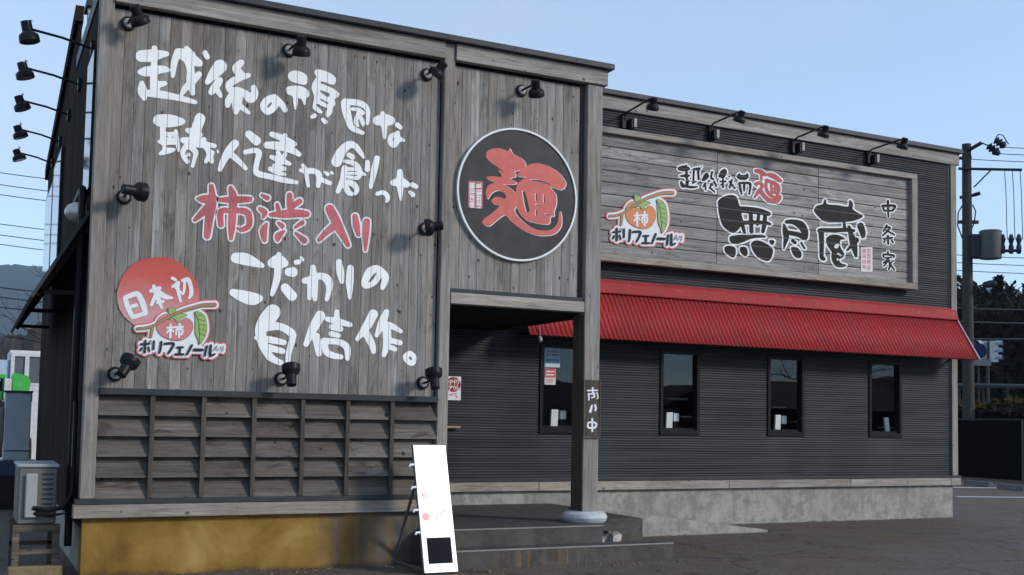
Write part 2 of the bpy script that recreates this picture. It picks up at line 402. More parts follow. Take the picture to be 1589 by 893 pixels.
WHITE = [
 (K1, "S 235,222,52 330,218,54 420,205,34 470,203,20;S 355,150,24 352,300,28 350,420,33 360,540,45;S 218,370,18 280,365,44 380,350,38 440,345,30 485,352,16;S 370,490,34 450,475,21;S 238,472,20 245,545,43 262,612,20;S 290,565,28 400,575,34 540,600,28 660,630,23 732,648,17;S 570,187,31 537,290,29 525,405,17;S 575,190,38 640,215,56 700,255,52 775,290,28;S 652,150,20 690,215,42;S 665,250,40 690,350,34 690,450,38 708,565,20;S 765,392,27 700,465,32 640,520,28 605,580,15;S 822,193,23 842,230,23"),
 (K1, "S 960,320,62 900,390,46 845,462,23;S 955,450,31 915,510,37 880,555,26;S 925,520,28 965,590,17;S 1155,285,28 1112,330,35 1130,370,36 1160,400,34;S 1222,400,21 1140,425,30 1060,470,32 1042,505,29 1070,540,32 1130,545,34 1190,570,32 1245,610,44 1280,570,33 1272,515,25;S 1080,570,32 1042,630,30 1032,675,23;S 1122,560,47 1117,660,44 1108,740,21;S 1140,680,26 1225,745,15"),
 (K1, "S 1478,640,34 1440,614,32 1388,640,32 1364,690,31 1396,734,28 1445,710,30 1484,640,31 1462,600,24;S 1470,606,26 1530,668,27 1562,720,22"),
 (KB, "P 82,170 100,120 160,103 240,125 285,170 285,220 260,250 200,240 120,215;P 62,300 75,275 160,262 240,275 300,325 300,370 270,400 265,455 250,458 235,420 210,395 185,395 180,450 165,510 150,505 140,440 130,375 75,345;P 362,120 390,90 480,110 550,145 585,190 575,240 545,248 480,225 430,215 425,240 470,255 560,295 620,345 605,380 570,405 580,450 565,478 550,500 545,545 505,592 480,580 485,530 500,500 430,470 395,450 380,470 440,530 435,552 400,545 350,505 345,470 360,380 335,300 340,240 375,185 385,170;N 430,320,13 500,358,25;N 430,408,10 500,448,11;S 335,590,18 365,578,22;S 450,620,18 475,645,22"),
 (KB, "S 690,445,48 697,520,44 722,620,36 745,690,30 800,730,26 870,760,18;S 690,432,30 790,438,31 880,465,29 922,520,24 925,600,19 920,660,16;S 765,507,17 830,517,20 870,550,22;S 830,560,28 800,620,21 805,660,21 822,686,11;S 850,600,20 870,650,22 875,685,9"),
 (K2, "S 985,580,40 1050,575,54 1110,580,38;S 1035,515,20 1045,560,30;S 1050,620,28 1052,735,14;S 1170,620,22 1198,645,17;S 1175,690,16 1168,760,28 1140,808,22 1106,780,22 1112,728,20 1160,706,20;S 1175,748,26 1225,762,14"),
 (KA, "P 65,155 90,85 200,63 320,77 440,120 470,158 430,195 330,220 200,225 110,205;P 155,215 215,222 225,285 320,288 335,262 360,258 380,300 395,430 398,520 375,535 355,470 345,450 245,450 235,485 330,495 340,520 290,550 160,580 135,555 175,520 185,470 165,445 125,420 125,395 150,375;N 228,348,8 252,348,8;N 300,354,8 324,355,8"),
 (KA, "P 600,85 645,48 695,68 722,115 705,180 682,240 672,285 688,325 668,375 690,480 600,475 520,445 430,425 410,390 430,360 510,355 525,330 505,300 475,280 480,245 550,232 560,190 580,150;P 640,400 670,400 680,365 705,355 735,370 745,412 850,440 868,468 845,490 790,485 800,515 840,540 825,600 832,660 815,687 785,675 765,655 745,683 715,675 715,645 738,590 735,545 690,485 640,470;S 475,470,32 440,540,29 455,610,27 498,665,25;S 560,490,36 601,550,32 590,620,23 563,720,20;S 480,475,32 560,485,32;S 512,575,22;S 495,590,12 512,575,14;S 880,522,9 885,545,11"),
 (K3, "S 860,377,36 802,450,37 752,540,29 722,615,19;S 830,480,28 900,542,23 960,605,17"),
 (K3, "S 990,290,32 1058,350,41;S 957,455,20 1040,440,22 1082,462,26 1066,540,22 1052,622,24 1080,656,26 1200,685,24 1320,715,24 1430,735,16;S 1202,290,23 1290,322,28 1408,380,23;S 1322,302,20 1300,370,26;S 1155,390,29 1260,398,37 1380,432,31 1453,475,20;S 1258,457,18 1272,500,24;S 1325,472,16 1300,520,22;S 1197,500,17 1280,530,28 1365,563,16;S 1265,560,32 1270,650,20;S 1182,605,14 1318,612,16;S 1225,578,18 1320,605,14;S 1182,612,15 1250,642,20 1322,660,12"),
 (K4, "S 157,385,14 210,390,26 285,394,24 328,432,26 320,528,18;S 180,340,16 205,390,22 215,450,18 228,528,14;S 345,470,22 428,503,18;S 380,402,11 408,420,17;S 442,402,10 450,412,13"),
 (K4, "S 490,305,47 530,220,43 590,157,35 650,152,27 710,220,21 740,266,11;S 607,245,22 640,263,22;S 567,302,15 640,316,22 690,360,24 702,420,22 680,456,16 600,446,15;S 565,365,26 552,450,27;S 590,372,15 670,376,15;S 590,412,11 690,414,13;S 700,400,20 750,425,12;S 550,470,27 502,580,19;S 570,490,22 640,510,26 676,560,22 665,598,15;S 575,540,26 600,588,24 632,604,15;S 775,310,20 775,375,24;S 862,275,25 835,400,27 805,540,15"),
 (K4, "S 866,602,16 920,590,19 958,620,20 960,658,16 946,676,6"),
 (K4, "S 1075,400,25 1076,500,33 1080,590,21 1082,658,8;S 1012,500,25 1080,495,42 1138,515,27;S 1190,517,22 1224,535,19;S 1170,587,15 1194,610,21"),
 (K6, "S 117,92,35 180,100,40 250,125,28 298,145,15;S 97,332,24 160,355,38 230,375,43 278,372,24"),
 (K6, "S 367,128,30 410,118,46 455,130,24;S 415,70,17 410,120,30;S 410,160,26 400,240,23 367,342,15;S 482,190,27 510,190,33;S 457,300,30 505,355,33;S 535,122,16 550,120,16;S 570,92,10 578,105,10"),
 (K6, "S 650,157,17 658,250,27 664,378,14;S 592,250,19 640,245,28;S 638,280,26 626,370,14;S 640,240,26 700,217,22 750,242,28 764,300,21 746,378,13"),
 (K6, "S 830,120,19 840,190,25 850,258,13;S 910,162,21 905,250,26 905,368,11"),
 (K6, "S 1118,190,24 1090,167,24 1042,192,28 1008,260,22 1020,286,18 1075,262,18 1112,205,20;S 1110,175,24 1152,226,24 1132,298,15"),
 (K6, "S 372,468,52 325,530,54 288,605,38 312,710,30 360,782,24 425,818,18;S 330,570,30 420,567,24 498,610,26 508,650,22 482,750,18 476,815,15;S 258,645,14 350,658,22 448,678,18;S 335,712,24 440,738,18;S 345,780,20 430,818,16"),
 (K6, "S 700,492,33 652,580,31 602,690,17;S 672,640,28 690,755,19;S 815,465,15 815,520,22;S 748,515,15 820,532,22 908,555,15;S 782,570,19 838,583,20;S 778,618,18 828,630,15;S 728,668,22 742,740,22 790,768,20 843,778,16;S 740,668,20 830,675,20 885,712,22 890,788,15"),
 (K6, "S 1068,482,31 1020,570,28 957,655,13;S 1010,600,26 1058,690,23 1070,742,14;S 1160,467,19 1130,540,27 1092,628,13;S 1122,547,22 1190,562,20 1258,600,13;S 1160,575,28 1164,680,26 1142,765,14;S 1172,660,18 1253,680,17;S 1168,702,16 1218,725,15"),
 (K6, "S 1322,754,18 1352,778,15 1342,820,16 1312,812,17 1292,777,18 1322,754,18"),
]
RED = [
 (K5, "S 237,97,20 245,170,28 240,250,36 222,340,34 205,478,27;S 130,190,10 190,195,34 268,180,16;S 235,235,34 170,300,28 112,354,17"),
 (K5, "S 387,112,20 405,180,34 402,280,32 395,400,30 390,498,16;S 306,200,18 420,200,29 532,196,23;S 345,278,20 308,300,26 312,392,23;S 310,285,18 400,282,22 500,290,26 528,330,26 525,400,24 475,430,20 440,420,12"),
 (K5, "S 628,166,13 668,186,21;S 612,270,17 648,298,24 637,340,8;S 663,385,12 640,440,30 648,512,18;S 745,237,15 757,290,20;S 840,166,23 845,240,28 850,290,28;S 860,250,24 918,212,23;S 697,315,17 800,310,32 900,305,32 972,310,25;S 757,380,15 783,403,21;S 802,440,9 755,478,28 748,513,14;S 938,376,20 884,413,12;S 887,457,12 953,513,27"),
 (K5, "S 1150,272,35 1190,350,38 1222,420,35 1260,490,27 1290,548,19;S 1188,400,32 1130,445,26 1068,508,18"),
 (K5, "S 1345,330,23 1356,400,27 1370,468,17;S 1433,370,28 1428,450,28 1424,588,11"),
]
NIHON = [
 (K7, "S 127,387,19 150,460,22 186,538,17;S 128,380,18 218,348,21 250,382,24 278,450,24 293,508,19;S 185,450,14 218,440,15;S 192,538,17 288,508,17"),
 (K7, "S 360,287,15 388,360,22 424,460,12;S 337,325,15 408,302,15;S 390,330,20 342,438,13;S 400,330,18 450,370,22 508,380,10;S 390,420,12 438,410,12"),
 (K7, "S 512,220,13 540,236,12;S 515,290,12 562,258,14 545,300,14;S 556,290,15 562,340,14 580,408,11;S 578,330,8 592,345,8;S 595,240,13 640,232,17 662,290,17 666,348,17 650,380,11;S 612,250,12 606,330,11 592,352,8"),
]
SUNDISC = (K7, "P 60,380 75,280 110,200 170,125 250,75 350,52 470,52 570,95 640,165 700,240 728,320 725,400 690,470 640,540 560,590 420,610 300,610 210,605 160,570 95,500")
MEN = (KC, "P 168,195 185,165 240,155 285,170 298,155 315,185 360,210 385,240 370,270 330,280 300,300 270,285 220,250 185,225;P 235,276 265,285 300,285 325,288 330,310 300,320 335,340 320,352 250,348 180,325 175,312 210,308 255,310;P 168,390 185,355 230,345 280,360 320,390 340,430 335,470 325,500 370,555 440,598 520,600 558,560 568,500 580,520 578,580 545,620 490,632 430,625 360,595 300,550 270,520 225,550 185,580 150,565 155,545 200,510 240,470 205,455 200,435 230,420 270,430 275,410 240,385 200,400 180,430 170,420;P 340,300 370,265 435,237 500,250 560,285 600,335 600,365 575,382 520,368 550,410 552,460 540,500 540,525 520,530 510,568 440,562 380,542 345,500 332,440 332,380 345,345 375,320 390,312 350,310;N 372,392,7 385,450,11 395,495,10;N 415,328,4 460,332,5 515,352,4;N 440,405,5 440,440,5;N 482,408,4 486,452,5;N 440,495,5 443,520,5;N 492,512,4 512,518,4;N 440,463,4 466,463,4")
SEAL = (K8, "Q 136,375 221,378 219,536 135,528")
SEALMARK = (K8, "S 147,389,2.6 172,390,2.6;S 147,396,2.6 170,397,2.6;S 143,403,2.6 169,404,2.6;S 146,410,2.6 171,411,2.6;S 144,417,2.6 168,418,2.6;S 147,394,2.6 149,416,2.6;S 158,394,2.6 159,413,2.6;S 169,389,2.6 168,413,2.6;S 147,426,2.6 170,427,2.6;S 143,440,2.6 172,441,2.6;S 145,454,2.6 167,455,2.6;S 147,424,2.6 147,447,2.6;S 158,430,2.6 159,446,2.6;S 169,431,2.6 168,445,2.6;S 144,463,2.6 170,464,2.6;S 148,470,2.6 170,471,2.6;S 146,491,2.6 169,492,2.6;S 147,466,2.6 149,486,2.6;S 158,467,2.6 160,480,2.6;S 169,466,2.6 167,490,2.6;S 147,500,2.6 168,501,2.6;S 148,507,2.6 167,508,2.6;S 147,514,2.6 169,515,2.6;S 148,521,2.6 168,522,2.6;S 147,528,2.6 171,529,2.6;S 147,502,2.6 145,515,2.6;S 158,505,2.6 159,515,2.6;S 169,503,2.6 167,520,2.6;S 186,399,2.6 207,400,2.6;S 183,406,2.6 213,407,2.6;S 183,413,2.6 210,414,2.6;S 187,395,2.6 189,410,2.6;S 198,393,2.6 196,410,2.6;S 209,390,2.6 207,407,2.6;S 183,429,2.6 212,430,2.6;S 185,443,2.6 212,444,2.6;S 185,450,2.6 211,451,2.6;S 184,457,2.6 207,458,2.6;S 187,433,2.6 188,450,2.6;S 198,433,2.6 200,453,2.6;S 209,428,2.6 211,455,2.6;S 186,466,2.6 208,467,2.6;S 185,480,2.6 210,481,2.6;S 187,494,2.6 211,495,2.6;S 187,464,2.6 188,489,2.6;S 198,469,2.6 196,486,2.6;S 209,466,2.6 207,490,2.6;S 186,503,2.6 211,504,2.6;S 185,510,2.6 209,511,2.6;S 183,531,2.6 208,532,2.6;S 187,501,2.6 187,521,2.6;S 198,508,2.6 198,526,2.6;S 209,506,2.6 208,522,2.6")
BIG = [
 (K10, "P 100,150 150,110 225,88 290,105 320,180 345,260 350,400 290,482 240,488 150,420 110,300 98,200;S 320,242,34 450,252,36 560,268,32 638,290,22;S 445,260,22 455,478,22;S 535,270,18 520,400,18;S 602,290,20 592,400,24 577,478,19;S 330,300,18 362,420,20 380,490,15;S 350,387,22 480,380,22 600,386,20 653,398,13;P 220,560 235,527 340,512 450,515 560,510 603,527 600,543 520,545 440,560 370,590 300,610 240,600;P 165,657 185,634 240,632 283,655 285,720 265,755 235,748 180,705;P 330,660 350,640 400,650 415,700 405,735 375,735 340,705;P 450,612 500,572 580,590 660,640 685,690 660,770 620,793 540,762 480,702;P 645,572 688,570 700,590 680,623 652,602"),
 (K10, "S 830,375,20 900,375,28 980,410,42 1022,480,38 1030,542,26;S 850,490,24 950,510,26 1010,540,28;S 800,402,10 815,470,30 825,540,30 810,610,17 800,658,7;S 895,575,19 920,598,17;S 985,600,12 1020,658,11;P 875,660 900,642 950,655 985,700 985,750 950,763 905,735"),
 (K11, "P 85,240 110,190 170,172 185,130 205,137 215,172 320,182 420,195 430,140 455,140 470,180 470,225 540,270 568,295 520,325 440,345 350,350 250,355 180,340 130,300;S 140,440,18 150,432,22 280,432,22 400,428,20 478,435,15;S 155,450,28 160,560,24 160,690,21 180,715,19;S 430,400,17 450,470,26 475,560,36 500,688,15;S 382,360,14 390,420,17;S 545,390,34 565,450,30 570,490,21;S 500,530,30;S 460,580,20 414,628,11;P 205,512 260,476 330,480 395,517 345,532 348,600 382,660 370,700 332,720 355,758 402,773 380,795 310,795 270,750 255,690 260,650 215,580;N 305,592,20 325,572,12;N 320,662,9 350,680,9;N 318,720,11"),
 (K11, "S 760,190,12 780,238,10;S 760,188,12 880,190,14 865,233,12;S 778,238,10 862,238,10;S 815,142,13 820,298,10"),
 (K11, "S 802,385,12 770,440,9;S 800,400,11 835,407,11 800,450,11 762,485,8;S 800,432,10 878,475,9;S 772,515,10 858,506,10;S 815,490,13 818,568,11;S 787,530,9 777,553,9;S 853,530,9 866,553,9"),
 (K11, "S 815,642,10 816,660,10;S 772,693,10 777,670,10 868,680,12 873,698,9;S 787,705,8 850,700,8;S 820,710,10 772,755,9;S 812,740,9 775,785,8;S 820,720,10 836,770,11 825,818,10;S 868,732,8 840,760,8;S 835,760,10 878,823,9"),
]
SMALL = [
 (K9, "S 122,182,26 170,180,38 228,186,28;S 207,140,12 215,300,20;S 130,280,10 200,276,20 245,275,13;S 222,340,22 217,410,20;S 142,360,16 160,400,26 172,418,15;S 190,410,17 270,425,17 350,420,11;S 240,348,14;S 307,192,14 300,360,13;S 305,190,14 378,185,19;S 362,195,16 370,320,15;S 292,372,12 330,352,12;S 405,162,8"),
 (K9, "P 410,335 440,260 480,235 505,280 480,320 440,345;S 545,227,14 532,300,14 560,320,14;S 455,377,16 430,418,11;S 457,400,12 460,458,11;S 570,352,14 598,408,15;S 545,377,12 512,438,12;S 520,382,10 550,400,10;S 517,432,12 578,488,11"),
 (K9, "P 625,290 650,220 700,185 735,210 730,260 690,310 650,300;S 685,302,12 686,428,13;S 647,350,10 718,350,13;S 665,392,15;S 765,287,12;S 800,332,14 772,428,14;S 772,352,13 838,438,13;S 850,385,8"),
 (K9, "P 860,285 900,242 920,265 980,260 1000,237 1020,290 980,330 900,325;S 900,377,16 910,450,17 930,513,11;S 900,370,15 1028,376,18 1038,440,15 1025,513,13;S 960,402,17 960,468,13"),
]
MEN2 = (K9, "S 1112,212,23 1170,225,32 1233,263,23;S 1185,260,17 1180,330,15;S 1102,382,18 1170,372,22 1192,420,22 1140,482,20;S 1120,402,14;S 1142,490,24 1097,553,15;S 1170,472,26 1220,540,28 1290,598,30 1380,603,30 1428,560,19;S 1282,262,26 1350,287,34 1428,340,23;S 1252,332,20 1242,420,20 1272,500,22 1350,556,20 1418,538,18;S 1275,345,22 1388,400,26 1405,470,22 1388,526,18;S 1310,400,16 1320,500,16;S 1360,400,14 1360,500,14;S 1310,440,10 1390,450,10;S 1315,490,12 1385,500,12")
PLAQUE = (K13, "S 97,215,9 218,211,9;S 160,180,11 160,240,9;S 112,252,9 112,332,9;S 105,262,9 188,250,9;S 165,245,10 182,290,10 145,303,8;S 215,240,8 226,298,8 215,318,6;S 152,402,11 130,478,17;S 190,397,11 200,440,13 190,468,10;S 102,622,10 106,680,11 190,680,13 208,632,11;S 102,625,11 150,610,11 200,625,11;S 155,572,11 155,728,11")
TAKEOUT_RING = (K14, "S 172,345,148")
TAKEOUT = (K14, "S 95,265,7 160,262,7;S 75,295,7 170,290,7;S 128,290,8 105,350,7;S 215,245,7 180,285,7;S 200,270,7 200,345,7;S 240,262,7 225,300,7;S 240,262,7 285,262,7 255,345,7;S 80,385,8 150,380,8 120,415,7;S 115,395,7 90,460,7;S 190,370,7 190,390,7;S 170,398,7 172,420,7;S 170,396,7 220,394,7 195,460,7;S 245,370,8 245,460,8;S 245,405,7 280,425,7")
TAKEOUT_SMALL = (K14, "S 90,545,8 230,520,8;S 110,570,7 150,560,7;S 205,560,8 260,605,8;S 225,540,7 240,600,7")
# persimmon sign, drawn in the right-hand sign's own crop
PER_FRUIT = "P 330,400 345,335 400,312 470,305 560,335 620,285 680,310 712,380 700,460 650,540 570,573 480,560 390,510 345,450"
PER_BACK = "P 330,335 355,270 410,228 440,245 400,300"
PER_BRANCH = "S 132,410,14 220,402,16 300,372,14 400,302,17 500,240,19 600,187,19 700,152,20 800,122,21 925,118,23;S 290,380,14 283,450,14 275,520,13"
PER_CALYX = "P 450,140 510,165 525,200 500,228 450,222;P 500,250 560,227 620,227 645,250 600,277 572,300 572,335 530,322 510,290 440,296"
PER_LEAF = "P 722,202 780,212 830,262 850,340 860,440 842,540 790,630 770,560 742,490 735,380 730,280"
PER_VEIN = "S 725,215,5 765,330,5 780,470,5 792,620,5;S 755,245,4 810,250,4;S 765,300,4 835,330,4;S 772,370,4 840,380,4;S 780,420,4 850,450,4;S 785,480,4 845,520,4"
PER_KAKI = "S 475,368,13 478,530,13;S 440,405,11 515,402,11;S 475,420,11 440,470,10;S 480,420,10 510,455,10;S 570,362,13 572,385,13;S 530,400,11 605,398,11;S 540,430,11 540,495,11;S 540,430,11 600,430,11 600,488,11 585,492,9;S 570,410,12 570,530,12"
PER_TEXT = "S 175,612,12 268,606,12;S 222,570,14 222,718,14;S 187,660,11 176,695,11;S 258,650,11 270,703,11;S 312,577,13 312,678,13;S 390,587,14 385,680,14 375,728,12;S 428,610,14 518,610,15 500,680,14 470,735,12;S 560,660,12 620,660,12;S 590,665,13 588,745,13;S 545,750,13 630,752,13;S 713,637,14 667,753,13;S 740,695,17 825,698,17;S 870,652,13 855,773,13;S 912,642,14 912,768,17 958,755,11"
PER_TEXT2 = "S 975,650,6 945,710,5;S 968,668,5 990,715,5;S 1010,660,5 1012,700,5;S 1042,655,6 1038,720,5;S 275,575,13"
PER_TEXTBAND = "S 190,625,60 320,650,70 480,670,75 650,690,75 850,700,90 960,700,60 1020,690,30"
PER_FILL = "P 300,400 330,300 420,215 640,200 730,200 870,420 800,650 600,720 300,620"
# ================================================================== dimensions (metres, from the photograph)
D = 2.696; A_X = [0., .128, 3.465, 3.586, 5.227, 5.425]; BX0, BX1, BX2 = .1, 13.869, 14.001
WEND = 3.446; PITCH_B = (WEND-A_X[1])/32
# ------------------------------------------------------------------ ground, hills
def ground_mat():
    t = NT('worn wet asphalt'); v = t.coord((1, 1, 1)); big = t.noise(v, .35, 6, .6, .4); mid = t.noise(v, 2.2, 6, .6); fine = t.noise(v, 90, 3, .7)
    c = t.ramp(big, [(.3, (.076, .065, .053)), (.5, (.108, .092, .074)), (.72, (.148, .126, .098))])
    c = t.mix(.5, c, t.ramp(mid, [(.3, (.052, .046, .040)), (.7, (.120, .105, .088))]))
    rust = t.noise(t.coord((1, 1, 1)), .8, 5, .6, .6)
    c = t.mix(t.math('MULTIPLY', t.ramp(rust, [(.48, 0.), (.64, 1.)]), .6), c, (.105, .068, .038))
    c = t.mix(.5, c, t.ramp(fine, [(.3, .35), (.7, 1.25)]), 'MULTIPLY')
    vo = t.n('ShaderNodeTexVoronoi'); vo.inputs['Scale'].default_value = 55; t.l(v, vo.inputs['Vector']); sg = t.n('ShaderNodeSeparateColor'); t.l(vo.outputs['Color'], sg.inputs[0])
    c = t.mix(t.ramp(sg.outputs[0], [(.86, 0.), (.9, .5)]), c, (.20, .19, .17))
    ck = t.n('ShaderNodeTexVoronoi', feature='DISTANCE_TO_EDGE'); ck.inputs['Scale'].default_value = .42
    wv = t.n('ShaderNodeTexNoise'); wv.inputs['Scale'].default_value = 1.6; wv.inputs['Detail'].default_value = 6; t.l(v, wv.inputs['Vector']); wa = t.n('ShaderNodeVectorMath', operation='MULTIPLY_ADD'); t.l(wv.outputs['Color'], wa.inputs[0]); wa.inputs[1].default_value = (.9, .9, .9); t.l(v, wa.inputs[2]); t.l(wa.outputs[0], ck.inputs['Vector'])
    c = t.mix(t.ramp(ck.outputs['Distance'], [(.004, .55), (.010, 0.)]), c, (.022, .020, .018))
    # away from the car park the ground is winter grass and soil
    ge = t.n('ShaderNodeTexCoord'); sx = t.n('ShaderNodeVectorMath', operation='LENGTH'); t.l(ge.outputs['Object'], sx.inputs[0])
    far = t.ramp(t.math('DIVIDE', sx.outputs['Value'], 100.), [(.42, 0.), (.5, 1.)])
    c = t.mix(far, c, t.ramp(mid, [(.3, (.05, .045, .028)), (.7, (.085, .072, .04))]))
    t.base(c); t.set(Roughness=t.ramp(mid, [(.3, .6), (.65, .85)]), Specular_IOR_Level=.22); t.bump(fine, .5, .008); return t.m
m = MB()
N = 60; R_ = 3200
m.add([(x, y, 0) for x in (-R_, R_) for y in (-R_, R_)], [(0, 1, 3, 2)])
tag(m.build('ground', ground_mat()), kind='structure')
def hill_mat(name, a, b, sc):
    t = NT(name); f = t.noise(t.coord((1, 1, 1.6)), sc, 8, .65); t.base(t.ramp(f, [(.3, a), (.7, b)])); t.set(Roughness=.95, Specular_IOR_Level=.1); return t.m
def ridge(name, az0, az1, d, prof, depth, mat, n=140, rough=.05):
    """a wooded ridge seen end-on: az in degrees from +y towards +x, prof(u) = crest height in metres"""
    mb = MB(); K = 9; vs = []
    for i in range(n+1):
        u = i/n; az = math.radians(az0+(az1-az0)*u); h = prof(u)
        for k in range(K+1):
            w = k/K; dd = d-depth*.5+depth*w; z = h*math.sin(math.pi*min(w*.62, 1))**1.1
            z *= 1+rough*(math.sin(i*1.7+k*2.3)+.7*math.sin(i*4.1+k)+.6*math.sin(i*9.7-k*3.1))*(.3 if k else 0)
            z -= 3 if k == 0 else 0
            vs.append((CAM[0]+dd*math.sin(az), CAM[1]+dd*math.cos(az), z))
    fs = [(i*(K+1)+k, (i+1)*(K+1)+k, (i+1)*(K+1)+k+1, i*(K+1)+k+1) for i in range(n) for k in range(K)]
    mb.add(vs, fs); return tag(mb.build(name, mat, smooth=True), kind='structure')
hm = hill_mat('far wooded hill', (.020, .030, .022), (.042, .050, .032), .012)
hb = hill_mat('near winter wood', (.028, .022, .015), (.070, .055, .036), .09)
ridge('far_hills', -16, 62, 2300, lambda u: (312+9*math.sin(u*23)+5*math.sin(u*61+1)+3*math.sin(u*140)) if u < .3 else 300+12*math.sin(u*19+.4)+7*math.sin(u*77), 900, hm, 260, .02)
ridge('wooded_slope', -14, 9, 330, lambda u: 26.5+2.2*math.sin(u*17)+1.2*math.sin(u*53)+.8*math.sin(u*131), 120, hb, 200, .06)
ridge('opposite_hills', 112, 172, 360, lambda u: 17.5+3.*math.sin(u*9)+1.*math.sin(u*41), 110, hill_mat('dark opposite wood', (.010, .010, .008), (.022, .021, .016), .09), 160, .08)
# ------------------------------------------------------------------ the restaurant
shop = thing('restaurant_building', 'weathered wood and dark corrugated noodle restaurant with red awning', 'restaurant', (0, 0, 0))
def corr(mb, x0, x1, z0, z1, Y, pitch=.036, amp=.011):
    n = max(2, int(round((z1-z0)/pitch*6))); vs = []
    for i in range(n+1):
        z = z0+(z1-z0)*i/n; ph = (z/pitch) % 1
        y = Y-amp*(.5-.5*math.cos(2*math.pi*ph))**.7
        vs += [(x0, y, z), (x1, y, z)]
    mb.add(vs, [(2*i, 2*i+1, 2*i+3, 2*i+2) for i in range(n)])
def planks_v(mb, x0, x1, z0, z1, y0, y1, pitch, c=.0028):
    n = int(round((x1-x0)/pitch))
    for i in range(n):
        a = x0+(x1-x0)*i/n; b = x0+(x1-x0)*(i+1)/n; j = random.uniform(0, .0035)
        mb.box(a+.0008, b-.0008, y0+j, y1, z0, z1, c)
# front sign wall and porch wall
m = MB(); planks_v(m, A_X[1], WEND, 1.724, 5.292, .06, .085, PITCH_B); wall = m.build('sign_wall', m_board, shop)
m = MB(); planks_v(m, A_X[3]+.01, 5.155, 2.88, 5.295, .06, .085, .1046); pw = m.build('porch_wall', m_board, shop)
m = MB(); m.box(A_X[1], A_X[2], .086, .125, .70, 5.4); m.box(A_X[3], A_X[4], .086, .125, 2.75, 5.4); m.build('wall_backing', m_blackgap, shop)
m = MB(); m.box(5.157, 5.226, .075, .125, 2.86, 5.4); m.build('dark_batten', m_batten, shop)
for nm, x0, x1, z0, z1, y1 in (('corner_post', A_X[0], A_X[1], .713, 5.5, .13), ('middle_post', A_X[2], A_X[3], .37, 5.508, .13)):
    MB().box(x0, x1, 0., y1, z0, z1, .006).build(nm, m_post, shop)
m = MB().box(A_X[4], A_X[5], 0., .266, .49, 5.33, .007); m.build('porch_post', m_post, shop)
m = MB().box(A_X[4]-.006, A_X[4]-.001, .012, .256, .50, 2.69); m.build('dark_post_face', m_postdark, shop)  # thin sheet of darker wood over the post's left side, below the lintel
m = MB(); m.lathe((5.326, .133, .368), (5.326, .133, 1), [(0, .225), (.02, .25), (.06, .262), (.095, .25), (.12, .215), (.127, .16)], 32); m.build('round_stone_footing', m_stone, shop, smooth=True)
m = MB(); m.box(A_X[1]+.002, A_X[2]-.004, -.028, .058, 5.328, 5.508, .005); m.build('header_beam', m_beamh, shop)
m = MB(); m.box(A_X[3]+.002, 5.475, -.028, .058, 5.331, 5.508, .005); m.build('header_beam', m_beamh, shop)
m = MB(); m.box(-.03, 5.53, -.085, .22, 5.512, 5.577, .006)
for i in range(7): m.lathe((.35+i*.78, -.084, 5.55), (.35+i*.78, -.2, 5.55), [(0, .012), (.006, .010)], 8)
m.build('roof_coping', m_cap, shop)
m = MB(); m.box(A_X[3]+.002, A_X[4]-.012, -.012, .12, 2.715, 2.833, .006); m.build('lintel_beam', m_beamh, shop)
MB().box(A_X[3]+.002, A_X[4]-.03, .0, .075, 2.835, 2.878).build('lintel_flashing', m_flash, shop)
m = MB(); m.box(A_X[4]+.01, A_X[5]-.005, .27, D-.03, 2.687, 2.86, .006); m.build('side_beam', m_darkwood, shop)
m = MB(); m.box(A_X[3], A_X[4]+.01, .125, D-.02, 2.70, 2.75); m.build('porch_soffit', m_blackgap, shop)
m = MB(); m.box(5.40, 5.424, .27, D-.03, 2.86, 5.42); m.build('porch_side_cladding', m_siding, shop)
m = MB(); m.box(0.02, 5.42, .13, D+.2, 5.40, 5.50); m.build('porch_roof', m_flash, shop)
MB().box(A_X[2]+.01, A_X[3]-.004, .13, D-.02, .37, 2.70).build('porch_return_wall', m_darkwood, shop)
# lower slatted panel
zs = [.713+(1.665-.713)*i/5 for i in range(6)]
bat = [onY(px, 690, -.01)[0] for px in (234.5, 314.5, 393, 468.5, 538.5, 607.5)]
cuts = [A_X[1]]+bat+[A_X[2]]
m = MB()
for i in range(5):
    for a, b in zip(cuts[:-1], cuts[1:]):
        z0, z1 = zs[i], zs[i+1]+.02
        p = [(a+.003, -.004, z0), (a+.003, .018, z0), (a+.003, .104, z1), (a+.003, .085, z1)]
        m.prism(p, (b-a-.006, 0, 0))
m.build('slat_panel', m_slat, shop)
for x in bat: MB().box(x-.022, x+.022, -.022, .09, .715, 1.66, .003).build('batten', m_batten, shop)
MB().box(A_X[1], A_X[2]-.002, -.035, .058, 1.664, 1.724, .004).build('shelf_board', m_flash, shop)
MB().box(-.045, A_X[2], -.055, .06, .666, .712, .003).build('flashing', m_flash, shop)
MB().box(-.055, A_X[2]+.02, -.05, .07, .541, .664, .006).build('base_beam', m_beamh, shop)
m = MB(); m.box(.035, 3.47, .03, .30, -.05, .541); m.build('front_foundation', m_ochre, shop)
